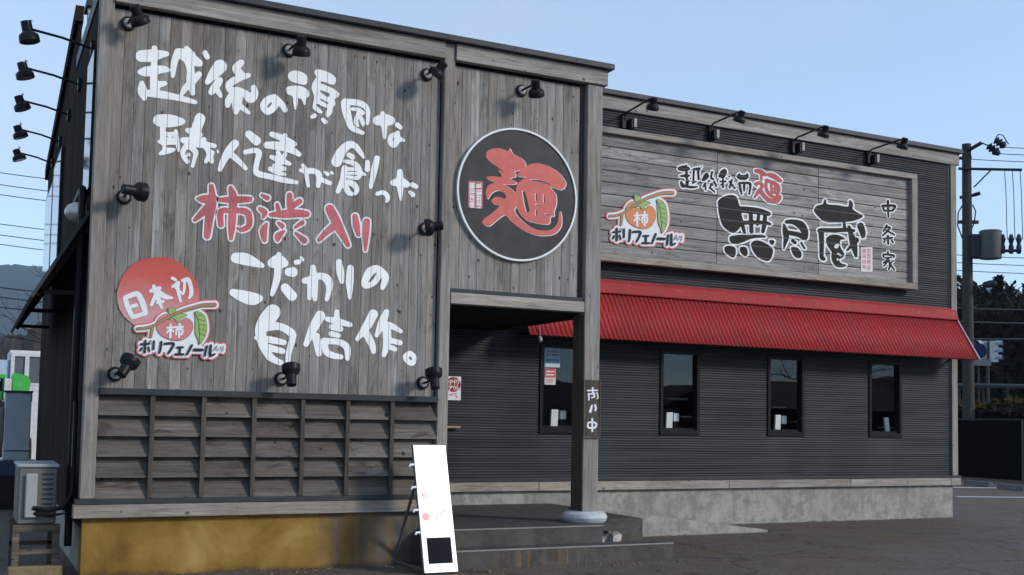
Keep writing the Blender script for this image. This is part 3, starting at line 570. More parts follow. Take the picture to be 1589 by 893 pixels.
# rear wing: cladding with window openings
WIN = [(6.07, 6.77), (8.035, 8.728), (9.99, 10.70), (12.035, 12.735)]; WZ0, WZ1 = 1.322, 2.552
m = MB(); xs = [A_X[3]]+[q for w in WIN for q in w]+[BX1-.055]
for i in range(0, len(xs), 2): corr(m, xs[i], xs[i+1], .70, 5.97, D)
for a, b in WIN: corr(m, a, b, .70, WZ0, D); corr(m, a, b, WZ1, 5.97, D)
m.build('corrugated_cladding', m_siding, shop, fix=False)
MB().box(BX1-.054, BX1-.001, D-.012, D+.05, .70, 5.965).build('corner_gap_strip', m_black, shop)  # black strip painted in for the dark gap between cladding and corner board
m = MB(); m.box(BX1, BX2, D-.03, D+.10, .70, 5.965, .005); m.build('corner_board', m_post, shop)
m = MB(); m.box(BX0, BX2+.06, D-.045, D+.01, 5.963, 6.158, .005); m.build('header_board', m_beamh, shop)
m = MB(); m.box(BX0-.02, BX2+.10, D-.10, D+.25, 6.162, 6.235, .006); m.build('roof_coping', m_cap, shop)
m = MB(); xx = A_X[3]
while xx < BX2+.04:
    e = min(xx+random.uniform(1.9, 3.2), BX2+.05); m.box(xx+.002, e-.002, D-.045, D+.02, .54, .665, .005); xx = e
m.build('base_board', m_beamh, shop)
MB().box(A_X[3], BX2+.05, D-.055, D+.01, .668, .70, .003).build('flashing', m_flash, shop)
MB().box(A_X[3], 13.92, D+.02, D+.25, -.05, .541).build('wing_foundation', m_conc, shop)
m = MB(); m.box(BX0, BX2-.01, D+.35, 9.0, 5.05, 5.12); m.build('flat_roof', m_flash, shop)
MB().box(13.86, 13.99, D+.12, 8.6, .05, 5.9).build('end_wall', m_siding, shop)
MB().box(.1, 13.9, 8.55, 8.65, .05, 5.2).build('back_wall', m_siding, shop)
# side wall on the left: boards, verge, gloss panels, small sloping canopy
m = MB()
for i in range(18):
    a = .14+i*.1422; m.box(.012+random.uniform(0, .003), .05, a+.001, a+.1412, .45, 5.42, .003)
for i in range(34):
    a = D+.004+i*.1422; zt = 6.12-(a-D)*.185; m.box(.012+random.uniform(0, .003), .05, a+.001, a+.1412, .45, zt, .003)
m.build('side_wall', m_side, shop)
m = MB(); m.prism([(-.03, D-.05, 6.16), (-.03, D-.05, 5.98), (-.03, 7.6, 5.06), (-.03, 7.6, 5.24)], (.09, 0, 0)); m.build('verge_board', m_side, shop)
m = MB(); m.box(.0, .16, .13, D-.06, 5.42, 5.56); m.build('side_coping', m_cap, shop)
MB().box(.05, .4, .14, 7.5, -.05, .45).build('side_foundation', m_conc, shop)
t = NT('dark gloss panel'); t.base((.02, .022, .025)); t.set(Roughness=.06, Specular_IOR_Level=.9); m_gloss = t.m
MB().box(-.012, .01, .30, .93, 3.62, 4.95).build('gloss_sign_panel', m_gloss, shop)
for y0, y1, zt in ((4.15, 5.5, 4.85), (5.62, 7.25, 4.7)):
    w = MB().box(-.02, .008, y0, y1, 3.35, zt).build('side_window', m_black, shop)
    MB().box(-.026, -.021, y0+.05, y1-.05, 3.40, zt-.05).build('pane', m_gloss, w)
for yy in (.45, 2.6, 5.2):
    m = MB(); m.obox((-.215, yy, 2.62), (.20, 0, .0), (0, .02, 0), (0, 0, .02)); m.obox((-.20, yy, 2.92), (.21, 0, .34), (0, .02, 0), (-.02, 0, .015)); m.build('canopy_bracket', m_darkwood, shop)
m = MB(); m.obox((-.225, 3.0, 2.97), (.235, 0, .42), (0, 2.7, 0), (-.012, 0, .009)); m.build('side_canopy', m_flash, shop)
m = MB(); m.tube([(-.05, .42, 3.62), (-.05, .42, .25)], .035, 10); m.tube([(-.05, 1.1, 3.6), (-.05, .42, 3.62)], .035, 8); m.build('downpipe', m_black, shop)
m = MB(); m.lathe((.0, .62, 3.42), (-1, .62, 3.42), [(0, .10), (.10, .10), (.16, .07), (.19, .02)], 16); m.build('vent_hood', m_silver, shop, smooth=True)
# windows
def glass_mat():
    t = NT('window glass'); g = t.n('ShaderNodeBsdfGlossy'); g.inputs['Roughness'].default_value = .008; g.inputs['Color'].default_value = (.66, .76, .88, 1)
    tr = t.n('ShaderNodeBsdfTransparent'); tr.inputs[0].default_value = (.88, .9, .89, 1); lw = t.n('ShaderNodeLayerWeight'); lw.inputs['Blend'].default_value = .5
    fr = t.math('ADD', .062, t.math('MULTIPLY', t.math('POWER', lw.outputs['Facing'], 5.), .9))
    mx = t.n('ShaderNodeMixShader'); t.l(fr, mx.inputs[0]); t.l(tr.outputs[0], mx.inputs[1]); t.l(g.outputs[0], mx.inputs[2]); t.l(mx.outputs[0], t.out.inputs[0]); return t.m
m_glass = glass_mat()
m_white = plain('white card', (.80, .82, .84), .6, 0, .04)
for a, b in WIN:
    w = MB()
    for q in ((a, b, WZ0, WZ0+.07), (a, b, WZ1-.05, WZ1), (a, a+.05, WZ0+.07, WZ1-.05), (b-.05, b, WZ0+.07, WZ1-.05)): w.box(q[0], q[1], D-.03, D+.09, q[2], q[3], .003)
    wo = w.build('window', m_black, shop)
    MB().add([(a+.05, D+.036, WZ0+.07), (b-.05, D+.036, WZ0+.07), (b-.05, D+.036, WZ1-.05), (a+.05, D+.036, WZ1-.05)], [(0, 1, 2, 3)]).build('pane', m_glass, wo, fix=False)
    MB().box(a+.051, b-.051, D+.02, D+.05, WZ0+.071, WZ0+.10).build('sill', m_black, wo)
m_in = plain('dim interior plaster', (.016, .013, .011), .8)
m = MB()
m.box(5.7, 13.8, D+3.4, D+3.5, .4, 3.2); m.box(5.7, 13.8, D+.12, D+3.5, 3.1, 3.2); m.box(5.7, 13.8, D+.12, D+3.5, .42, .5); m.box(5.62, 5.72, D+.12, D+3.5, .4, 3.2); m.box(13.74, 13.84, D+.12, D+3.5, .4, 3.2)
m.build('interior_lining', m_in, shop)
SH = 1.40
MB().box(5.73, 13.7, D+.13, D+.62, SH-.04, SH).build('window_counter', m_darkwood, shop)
m_pale = plain('pale interior trim', (.55, .54, .5), .5)
for x0_, y0_, x1_, dd_ in ((1038, 619, 1068, 1.0), (1058, 647, 1074, .8), (1199, 632, 1220, 1.0), (1232, 655, 1240, .8), (1382, 664, 1390, .5)):
    p_ = onY(x0_, y0_, D+dd_); q_ = onY(x1_, y0_-1, D+dd_); MB().box(p_[0], q_[0], D+dd_, D+dd_+.3, p_[2]-.012, p_[2]+.012, .002).build('interior_ledge', m_pale, shop)
# awning
AX0, AX1 = 5.66, 13.96; AY, AZ = D-.50, 2.625; TZ = 3.36
m = MB(); n = int((AX1-AX0)/.0735*8); vs = []
for i in range(n+1):
    x = AX0+(AX1-AX0)*i/n; o = .0085*math.cos(2*math.pi*(x-AX0)/.0735); nv = (-.83*o, .56*o)
    vs += [(x, AY+nv[0], AZ+nv[1]), (x, D-.02+nv[0], TZ+nv[1])]
m.add(vs, [(2*i, 2*i+2, 2*i+3, 2*i+1) for i in range(n)])
aw = m.build('awning', m_red, shop, fix=False, smooth=True)
md = aw.modifiers.new('t', 'SOLIDIFY'); md.thickness = .002
m = MB(); m.prism([(AX0-.01, D-.006, 3.515), (AX0-.01, D-.05, 3.46), (AX0-.01, D-.085, 3.315), (AX0-.01, D-.06, 3.30), (AX0-.01, D-.006, 3.48)], (AX1-AX0+.02, 0, 0)); m.tube([(AX0-.01, D-.085, 3.315), (AX1+.01, D-.085, 3.315)], .013, 8); m.build('awning_flashing', m_red, aw)
m = MB(); m.obox(((AX1+.005), (AY+D-.02)/2, (AZ+TZ)/2), (.012, 0, 0), (0, .245, .37), (0, -.018, .012)); m.build('awning_edge', plain('pale galvanised edge', (.42, .33, .31), .5), aw)
m = MB(); m.box(AX0+.05, AX1-.05, AY+.03, AY+.07, AZ-.01, AZ+.03)
for i in range(9):
    x = AX0+.1+i*(AX1-AX0-.2)/8; m.obox((x, D-.21, 2.66), (.015, 0, 0), (0, .19, 0), (0, 0, .015)); m.obox((x, D-.215, 2.955), (.013, 0, 0), (0, .215, .32), (0, -.01, .012))
m.build('awning_frame', m_black, aw)
m = MB(); pb = onY(838, 524, AY-.0); m.tube([pb+np.array((0, .03, .35)), pb], .006, 6); m.lathe(pb+np.array((0, 0, .02)), pb-np.array((0, 0, 1)), [(0, .012), (.02, .03), (.06, .034), (.085, .015)], 12); m.build('hanging_bulb', m_grey, aw, smooth=True)
m = MB(); q = onY(705, 663, D-.06); m.box(q[0]-.4, onY(714, 663, D-.06)[0], D-.08, D-.02, q[2]-.015, q[2]+.015, .003); m.build('wooden_ledge', plain('pale bare wood', (.33, .25, .17), .8), shop)
# ------------------------------------------------------------------ lettering on the sign wall
mw = glyph_mat('white brush paint', (.84, .86, .87), pitch=PITCH_B, off=A_X[1], wear=.3)
mwo = glyph_mat('white paint outline', (.72, .74, .75), pitch=PITCH_B, off=A_X[1], wear=.6)
mr = glyph_mat('faded red brush paint', (.52, .14, .155), pitch=PITCH_B, off=A_X[1], wear=.55, var=.25, soft=(.50, .70))
for k, tx in WHITE: paint('painted_character', parse(tx, *k), .0575, mw, wall, level=.35)
for k, tx in RED:
    it = parse(tx, *k)
    paint('painted_character', it, .0575, mwo, wall, level=2.3, label='white outline of a red character')
    paint('painted_character', it, .0560, mr, wall, level=-.2)
# ------------------------------------------------------------------ persimmon signs
AFF_SRC = [(925, 118), (132, 410), (790, 630), (175, 612), (958, 755), (1040, 690), (330, 420), (570, 573)]
AFF_DST = [(858, 440), (230, 638), (738, 758), (262, 762), (860, 842), (928, 796), (385, 622), (540, 732)]
_A = np.array([(930+x/8.121, 285+y/8.121, 1) for x, y in AFF_SRC]); _B = np.array([(170+x/5.2526, 390+y/5.2526) for x, y in AFF_DST])
AFF, *_ = np.linalg.lstsq(_A, _B, rcond=None); ASC = math.sqrt(abs(np.linalg.det(AFF[:2])))
def per_items(txt, left):
    it = parse(txt, *K12)
    if not left: return it
    return [(k, [[*(np.array([p[0], p[1], 1.]) @ AFF)]+([p[2]*ASC] if len(p) > 2 else []) for p in pts]) for k, pts in it]
def flat(name, c, var=.06, rough=.6): return plain(name, c, rough, 0, var, 9)
m_pw = flat('printed white', (.72, .75, .78)); m_pglow = flat('printed red edge', (.55, .13, .13)); m_porange = flat('printed orange', (.66, .22, .085)); m_ppink = flat('sun-bleached pink fruit', (.56, .20, .20))
m_pbrown = flat('printed twig brown', (.36, .20, .11)); m_pgreen = flat('printed leaf green', (.28, .42, .14)); m_pdark = flat('printed dark lettering', (.035, .037, .04)); m_pgrey = flat('printed grey', (.18, .18, .18)); m_pvein = flat('printed vein', (.09, .10, .035))
def persimmon(left, Y, label):
    it0 = per_items(PER_FRUIT, left); c = np.mean([p[:2] for p in it0[0][1]], 0); base = onY(c[0], c[1], Y)
    t = thing('persimmon_sign', label, 'sign', base, 'persimmon signs')
    k = ASC if left else 1.
    un = sum((per_items(q, left) for q in (PER_FRUIT, PER_BACK, PER_BRANCH, PER_LEAF, PER_TEXT, PER_TEXT2)), [])
    fill = per_items(PER_FILL+';S 200,660,26 480,690,30 850,715,30 1020,690,18', left)
    paint('red_edge', un, Y, m_pglow, t, level=5.0*k, thick=.01, fn=lambda F, X, Yy: np.minimum(F, sdf(fill, X, Yy)))
    paint('white_backing', un, Y-.003, m_pw, t, level=3.1*k, fn=lambda F, X, Yy: np.minimum(F, sdf(fill, X, Yy)), step=.6)
    paint('fruit', per_items(PER_FRUIT+';'+PER_BACK, left), Y-.0085, m_pvein, t, level=.35)
    paint('fruit', per_items(PER_FRUIT+';'+PER_BACK, left), Y-.010, m_ppink if left else m_porange, t, level=-.25)
    for nm, q, mt in (('calyx', PER_CALYX, m_pgreen), ('leaf', PER_LEAF, m_pgreen), ('twig', PER_BRANCH, m_pbrown)):
        paint(nm, per_items(q, left), Y-.0115, m_pvein, t, level=.3, step=.5)
        paint(nm, per_items(q, left), Y-.013, mt, t, level=-.25, step=.5)
    paint('leaf_vein', per_items(PER_VEIN, left), Y-.0145, m_pvein, t, level=-.1, step=.35)
    paint('lettering', per_items(PER_KAKI, left), Y-.0145, m_pw, t, level=.1, step=.4)
    paint('lettering', per_items(PER_TEXT, left), Y-.0145, m_pdark, t, step=.45)
    paint('lettering', per_items(PER_TEXT2, left), Y-.0145, m_pgrey, t, step=.35)
    return t
# red sun disc behind the left one
it = parse(SUNDISC[1], *SUNDISC[0]); c = np.mean([p[:2] for p in it[0][1]], 0)
def disc_mat():
    t = NT('fading red print'); tc = t.n('ShaderNodeTexCoord'); sx = t.n('ShaderNodeSeparateXYZ'); t.l(tc.outputs['Object'], sx.inputs[0])
    f = t.noise(t.coord((4, 4, 4)), 1.5, 5)
    k = t.math('ADD', t.math('MULTIPLY', sx.outputs[2], 1.15), t.math('MULTIPLY', f, .35))
    t.base(t.ramp(k, [(.0, (.55, .28, .29)), (.16, (.52, .16, .15)), (.34, (.52, .085, .065)), (.6, (.45, .06, .05))])); t.set(Roughness=.6); return t.m
rd = thing('sun_disc_sign', 'fading red brush-edged disc with white characters on the lower left of the wall', 'sign', onY(c[0], c[1], .05))
paint('disc', it, .050, disc_mat(), rd, thick=.008, fn=lambda F, X, Y: F+.9*np.sin(X*1.9+Y*.8)*np.sin(Y*2.3-X*.6)+.35*np.sin(Y*4.1+X*3.3))
for k, tx in NIHON: paint('lettering', parse(tx, *k), .0465, m_pw, rd)
persimmon(True, .044, 'sun-bleached pink persimmon sign in front of the red disc')
# ------------------------------------------------------------------ round noodle sign
c0 = onY(804, 302.5, .03); rs = thing('round_sign', 'round black sign with white rim and one red character', 'sign', c0)
m_disc = plain('faded black sign face', (.052, .053, .055), .5, 0, .2, 5)
RAD = .735
m = MB(); m.lathe((c0[0], .058, c0[2]), (c0[0], -1, c0[2]), [(0, RAD-.02), (.028, RAD-.02)], 96); m.build('face', m_disc, rs)
m = MB(); P = [(c0[0]+RAD*math.cos(a), .035, c0[2]+RAD*math.sin(a)) for a in np.linspace(0, 2*math.pi, 97)]
vs = []; 
for a in np.linspace(0, 2*math.pi, 96, endpoint=False):
    for r, y in ((RAD-.021, .05), (RAD-.021, .016), (RAD, .016), (RAD, .06)): vs.append((c0[0]+r*math.cos(a), y, c0[2]+r*math.sin(a)))
m.add(vs, [(4*i+k, 4*i+k+1, 4*((i+1) % 96)+k+1, 4*((i+1) % 96)+k) for i in range(96) for k in range(3)]); m.build('rim', m_pw, rs)
it = parse(MEN[1], *MEN[0])
m_men = flat('faded red sign paint', (.56, .125, .105), .1)
paint('character_edge', [(k, [[p[0]+.8, p[1]+.6]+p[2:] for p in pts]) for k, pts in it], .0275, m_pw, rs, level=.35, step=.6)
paint('character', it, .0255, m_men, rs, step=.6)
paint('seal', parse(SEAL[1], *SEAL[0]), .0275, flat('seal red', (.46, .12, .12)), rs)
paint('seal_mark', parse(SEALMARK[1], *SEALMARK[0]), .0255, m_pw, rs, step=.35)
# ------------------------------------------------------------------ long signboard on the rear wing
SY = D-.115; sx0, sx1, sz0, sz1 = 6.45, 12.945, 3.745, 5.655
sb = thing('signboard', 'long framed wooden signboard with big black characters above the red awning', 'sign', (sx0, SY, sz0))
m = MB(); n = 10; zi0, zi1 = sz0+.105, sz1-.085
spl = [sx0+.1, 8.95, 10.9, sx1-.13]
for i in range(n):
    a = zi0+(zi1-zi0)*i/n; b = zi0+(zi1-zi0)*(i+1)/n
    for u, w in zip(spl[:-1], spl[1:]): m.box(u+.0015, w-.0015, SY+random.uniform(0, .003), SY+.03, a+.0045, b-.0045, .007)
bd = m.build('board', m_boardh, sb)
MB().box(sx0+.05, sx1-.05, SY+.031, D-.01, sz0+.05, sz1-.05).build('backing', m_blackgap, sb)
MB().box(sx0, sx1, SY-.07, SY+.05, sz1-.085, sz1, .006).build('frame', m_beamh, sb); MB().box(sx0, sx1, SY-.07, SY+.05, sz0, sz0+.10, .006).build('frame', m_beamh, sb)
m = MB(); m.box(sx1-.125, sx1-.002, SY-.072, SY+.05, sz0+.101, sz1-.086, .006); m.box(sx0+.002, sx0+.12, SY-.072, SY+.05, sz0+.101, sz1-.086, .006); m.build('side_frame', m_post, sb)
PS = (zi1-zi0)/n
mk = glyph_mat('worn black sign paint', (.022, .021, .020), axis=2, pitch=PS, off=zi0-sz0, wear=.5, var=.2, soft=(.60, .74))
mko = glyph_mat('white sign outline', (.75, .78, .80), axis=2, pitch=PS, off=zi0-sz0, wear=.4)
mrs = glyph_mat('faded red sign lettering', (.46, .12, .12), axis=2, pitch=PS, off=zi0-sz0, wear=.3)
for k, tx in BIG:
    it = parse(tx, *k); small = it[0][1][0][0] > 1365
    paint('lettering_outline', it, SY-.003, mko, bd, level=1.6 if small else 2.5, step=.6)
    paint('lettering', it, SY-.005, mk, bd, step=.55)
for k, tx in SMALL:
    it = parse(tx, *k); paint('lettering_outline', it, SY-.003, mko, bd, level=2.2, step=.6); paint('lettering', it, SY-.005, mk, bd, step=.45)
it = parse(MEN2[1], *MEN2[0]); paint('lettering_outline', it, SY-.0035, mko, bd, level=2.2, step=.6); paint('lettering', it, SY-.005, mrs, bd, level=.2, step=.45)
q = parse("Q 548,600 662,598 664,842 550,842", *K11); paint('seal', q, SY-.003, flat('pale seal ground', (.66, .60, .61)), bd)
paint('seal_mark', parse("S 567,616,3 593,617,3;S 567,624,3 593,625,3;S 565,632,3 595,633,3;S 566,640,3 597,641,3;S 570,648,3 593,649,3;S 567,656,3 598,657,3;S 568,620,3 566,643,3;S 581,619,3 581,647,3;S 594,621,3 593,642,3;S 570,670,3 598,671,3;S 566,686,3 593,687,3;S 569,694,3 598,695,3;S 569,702,3 598,703,3;S 568,673,3 566,705,3;S 581,670,3 582,703,3;S 594,676,3 594,708,3;S 568,724,3 597,725,3;S 568,732,3 599,733,3;S 565,748,3 596,749,3;S 568,730,3 569,765,3;S 581,725,3 579,762,3;S 594,730,3 594,765,3;S 566,778,3 593,779,3;S 569,786,3 597,787,3;S 566,794,3 599,795,3;S 570,802,3 595,803,3;S 568,782,3 570,803,3;S 581,776,3 582,805,3;S 594,778,3 596,811,3;S 611,616,3 641,617,3;S 611,624,3 641,625,3;S 612,632,3 643,633,3;S 611,648,3 643,649,3;S 611,656,3 641,657,3;S 614,615,3 613,647,3;S 627,618,3 626,640,3;S 640,621,3 642,652,3;S 613,670,3 644,671,3;S 615,678,3 641,679,3;S 614,686,3 643,687,3;S 611,702,3 639,703,3;S 611,710,3 645,711,3;S 614,669,3 615,695,3;S 627,669,3 629,710,3;S 640,675,3 640,699,3;S 613,724,3 642,725,3;S 615,732,3 643,733,3;S 612,740,3 643,741,3;S 612,748,3 641,749,3;S 616,756,3 642,757,3;S 614,724,3 612,759,3;S 627,729,3 629,765,3;S 640,728,3 638,761,3;S 616,778,3 642,779,3;S 616,794,3 642,795,3;S 612,802,3 644,803,3;S 616,810,3 641,811,3;S 614,818,3 644,819,3;S 614,782,3 613,802,3;S 627,781,3 627,819,3;S 640,780,3 638,816,3", *K11), SY-.0045, flat('faded seal pink', (.55, .27, .28)), bd, step=.4)
persimmon(False, SY-.012, 'orange persimmon sign at the left end of the long signboard')
# ------------------------------------------------------------------ plaque, posters
a0 = onY(907.6, 589.5, -.03); a1 = onY(930.8, 678, -.03)
pq = thing('hanging_plaque', 'dark wooden plaque with white characters hung on the porch post', 'plaque', ((a0[0]+a1[0])/2, -.02, a1[2]))
m = MB().box(a0[0]+.004, a1[0]-.004, -.022, -.002, a1[2], a0[2], .003); m.build('board', wood('plaque wood', 2, (.085, .075, .068), var=.05, knots=.2), pq)
m = MB()
for q in ((a0[0]-.004, a1[0]+.004, a1[2]-.012, a1[2]), (a0[0]-.006, a0[0]+.004, a1[2], a0[2]), (a1[0]-.004, a1[0]+.005, a1[2], a0[2])): m.box(q[0], q[1], -.03, -.002, q[2], q[3])
m.build('edging', wood('plaque edge', 2, (.16, .13, .105), var=.05, knots=.1), pq)
paint('lettering', parse(PLAQUE[1], *PLAQUE[0]), -.0235, m_pw, pq, step=.35)
def sheet(name, label, px0, py0, px1, py1, Y, mat, cat='poster'):
    a = onY(px0, py0, Y); b = onY(px1, py1, Y); t = thing(name, label, cat, ((a[0]+b[0])/2, Y, min(a[2], b[2])))
    MB().box(a[0], b[0], Y, Y+.006, b[2], a[2]).build('sheet', mat, t); return t
PY = D-.014
tk = sheet('takeout_poster', 'white poster with red disc beside the porch middle post', 'poster' and 692.5, 584, 714.8, 621.6, PY, m_pw)
paint('red_disc', parse(TAKEOUT_RING[1], *TAKEOUT_RING[0]), PY-.002, flat('poster red', (.36, .03, .045)), tk, step=.4)
paint('lettering', parse(TAKEOUT[1], *TAKEOUT[0]), PY-.0035, m_pw, tk, step=.25)
paint('small_lettering', parse(TAKEOUT_SMALL[1], *TAKEOUT_SMALL[0]), PY-.002, flat('poster pink', (.55, .16, .2)), tk, step=.3)
GY = D+.027
bl = sheet('blue_notice', 'blue and white notice in the top of the window behind the porch post', 845.5, 535, 869, 571, GY, flat('notice blue grey', (.30, .42, .52)))
paint('print', [('Q', [[846.5, 557], [868.5, 557.5], [868.5, 563.5], [846.5, 563]])], GY-.002, flat('notice deep blue', (.06, .17, .36)), bl, step=.5)
paint('lettering', [('S', [[849, 546, .9], [866, 546.5, .9]]), ('S', [[849, 551, 1.3], [853, 551, 1.3]]), ('S', [[858, 551, 1.3], [866, 551.5, 1.3]])], GY-.002, flat('notice ink', (.1, .14, .2)), bl, step=.4)
paint('white_panel', [('Q', [[846.5, 564.5], [868.5, 565], [868.5, 570], [846.5, 569.5]])], GY-.002, m_pw, bl, step=.5)
rn = sheet('red_notice', 'red and white notice just below the blue one in the window', 845.5, 572, 862, 597.5, GY, flat('notice pale', (.62, .58, .58)))
paint('red_panel', [('Q', [[845.8, 572.3], [861.7, 572.6], [861.7, 586.5], [845.8, 586.2]])], GY-.002, flat('notice red', (.55, .09, .1)), rn, step=.5)
paint('lettering', [('S', [[848, 577, .8], [859, 577, .8]]), ('S', [[848, 582, .9], [859, 582, .9]])], GY-.0035, m_pw, rn, step=.35)
paint('red_print', [('S', [[848, 590, .8], [859, 590, .8]]), ('S', [[848, 593.5, .6], [857, 593.5, .6]])], GY-.002, flat('notice red ink', (.5, .12, .12)), rn, step=.35)
# white cards on the counter inside the windows
def card(name, label, px0, py0, px1, py1, Y, lean=0., grp=None):
    a = onY(px0, py0, Y); b = onY(px1, py1, Y); h = a[2]-SH; t = thing(name, label, 'menu card' if 'menu' in name else 'box', ((a[0]+b[0])/2, Y, SH), grp)
    x0, x1 = a[0], b[0]
    m = MB(); m.prism([(x0, Y, SH+.001), (x1, Y, SH+.001), (x1+lean, Y, SH+h), (x0+lean, Y, SH+h)], (0, .035, 0)); m.build('cover' if 'menu' in name else 'shell', m_white, t); return t
CY = D+.14
wn = ['window behind the porch post', 'first whole window right of the porch post', 'third window along the red awning', 'window nearest the far right corner']
for i, (p, q) in enumerate([((855, 635.6, 865, 666), (870, 637.5, 878.5, 651)), ((1034, 640, 1043, 670), (1045.5, 641.5, 1054, 654.5)), ((1203, 644, 1211, 669.5), (1214, 645.5, 1221, 658.5)), ((1375, 648, 1381, 672), None)]):
    card('menu_card', 'tall white menu card standing in the '+wn[i], *p, CY, -.03 if i == 3 else .012, 'white menu cards in the windows')
    if q:
        a = onY(q[0], q[1], CY+.05); b = onY(q[2], q[3], CY+.05)
        t = thing('napkin_box', 'small white napkin box in the '+wn[i], 'box', ((a[0]+b[0])/2, CY+.05, SH), 'napkin boxes in the windows')
        MB().box(a[0], b[0], CY+.05, CY+.12, b[2], a[2], .006).build('shell', m_white, t)
        MB().box(a[0]+.01, b[0]-.01, CY+.055, CY+.115, SH+.001, b[2]-.001).build('holder', m_black, t)
# ------------------------------------------------------------------ spotlights
def lamp_head(t, neck, rim, s=1.):
    n_ = np.array(neck, float); r_ = np.array(rim, float); L = np.linalg.norm(r_-n_)
    h = MB(); h.lathe(n_, r_, [(0, .030*s), (.006, .047*s), (L*.50, .049*s), (L*.54, .056*s), (L*.64, .080*s), (L*.72, .088*s), (L*.98, .090*s), (L, .084*s), (L*.985, .07*s)], 24)
    ho = h.build('lamp_head', m_black, t, smooth=True)
    g = MB(); d = (r_-n_)/L; g.lathe(n_+d*(L*.965), r_+d, [(0, .069*s), (.004, .069*s)], 20); g.build('lens', m_lens, ho)
    k = MB(); k.lathe(n_+d*L*.56, r_+d, [(0, .061*s), (.012, .064*s)], 24); k.build('ring', m_grey, ho, smooth=True)
    return ho
t = NT('frosted lens'); t.base((.30, .31, .32)); t.set(Roughness=.2); m_lens = t.m
def wall_spot(label, mount, neck, rim, yn=-.24, yr=-.16, yw=.06, grp='black spotlights on the sign wall'):
    mo = onY(*mount, yw); n_ = onY(*neck, yn); r_ = onY(*rim, yr)
    t = thing('spotlight', label, 'spotlight', mo, grp)
    MB().lathe(mo, mo+np.array((0, -1, 0)), [(0, .068), (.012, .070), (.03, .062), (.034, .03)], 24).build('wall_plate', m_black, t, smooth=True)
    MB().lathe(mo+np.array((0, -.0345, 0)), mo+np.array((0, -1, 0)), [(0, .046), (.006, .040), (.008, .02)], 20).build('plate_cap', m_grey, t, smooth=True)
    j = n_*.55+r_*.45; e = mo+np.array((0, -.10, 0)); k = np.array((j[0], j[1], j[2]))
    m = MB(); m.tube([mo+np.array((0, -.03, 0)), e, (e+k)/2+np.array((0, -.03, .02)), k], .0125, 8)
    v = (r_-n_)/np.linalg.norm(r_-n_); sd = np.cross(v, (0, 1, 0)); m.tube([k, k-v*.08+np.array((0, .035, 0)), n_+np.array((0, .03, 0))], .007, 6); m.build('arm', m_black, t, smooth=True)
    lamp_head(t, n_, r_)
wall_spot('black spotlight at the top left corner of the sign wall', (199, 37.5), (208, 8), (219, 38))
wall_spot('black spotlight under the header above the first line of white characters', (448, 79), (468, 56), (467.5, 87))
wall_spot('black spotlight at the top right corner of the sign wall against the middle post', (662, 116.5), (690, 97), (674, 119))
wall_spot('black spotlight above the round black sign', (808.5, 141.5), (831, 124), (832.5, 150))
wall_spot('black spotlight on the left edge pointing right at the red characters', (192, 306.5), (190, 293.5), (225, 299))
wall_spot('black spotlight on the right edge pointing left beside the middle post', (659, 355.5), (688, 350), (660, 354))
wall_spot('black spotlight below the persimmon picture at the lower left corner', (178.5, 581), (187, 583), (204.5, 557))
wall_spot('black spotlight under the last line of white characters pointing up', (436, 588.5), (452.5, 599), (451.5, 567))
wall_spot('black spotlight at the lower right corner next to the white poster', (655.5, 594.5), (675.5, 604), (672.5, 574))
# long-armed lamps over the signboard
for lab, base, bend, neck, rim, bx in (('nearest the porch', (966, 199), (970, 179), (1015.5, 151), (1012, 171), (982, 192)), ('second from the porch', (1100.8, 216), (1104, 196), (1152.5, 172), (1146, 190), (1110, 209)),
                                       ('second from the far corner', (1229, 237), (1233, 218), (1282.5, 195), (1276.5, 213), (1242.5, 229)), ('nearest the far corner', (1346, 253), (1349, 236), (1405, 214), (1399.5, 231), (1358.6, 247))):
    mo = onY(*base, D-.02); b1 = onY(*bend, D-.07); yo = D-.78; n_ = onY(*neck, yo); r_ = onY(*rim, yo+.08)
    t = thing('arm_spotlight', 'black long-armed spotlight above the signboard, '+lab, 'spotlight', mo, 'long-armed spotlights above the signboard')
    MB().box(mo[0]-.035, mo[0]+.035, D-.07, D-.006, mo[2]-.02, mo[2]+.20, .01).build('wall_plate', m_black, t)
    k = n_*.8+r_*.2+np.array((-.07, 0, 0))
    m = MB(); m.tube([(mo[0], D-.06, mo[2]+.1), (b1[0], b1[1], b1[2]), (b1[0], b1[1]-.05, b1[2]+.03), k, n_*.55+r_*.45], .014, 8); m.build('arm', m_black, t, smooth=True)
    lamp_head(t, n_, r_, 1.0)
    q = onY(*bx, D-.1); e = MB().box(q[0]-.045, q[0]+.02, D-.13, D-.006, q[2]-.085, q[2]+.07, .012).build('ballast_box', m_black, t)
    MB().box(q[0]-.005, q[0]+.045, D-.145, D-.131, q[2]-.06, q[2]+.07, .004).build('cover', m_grey, e)
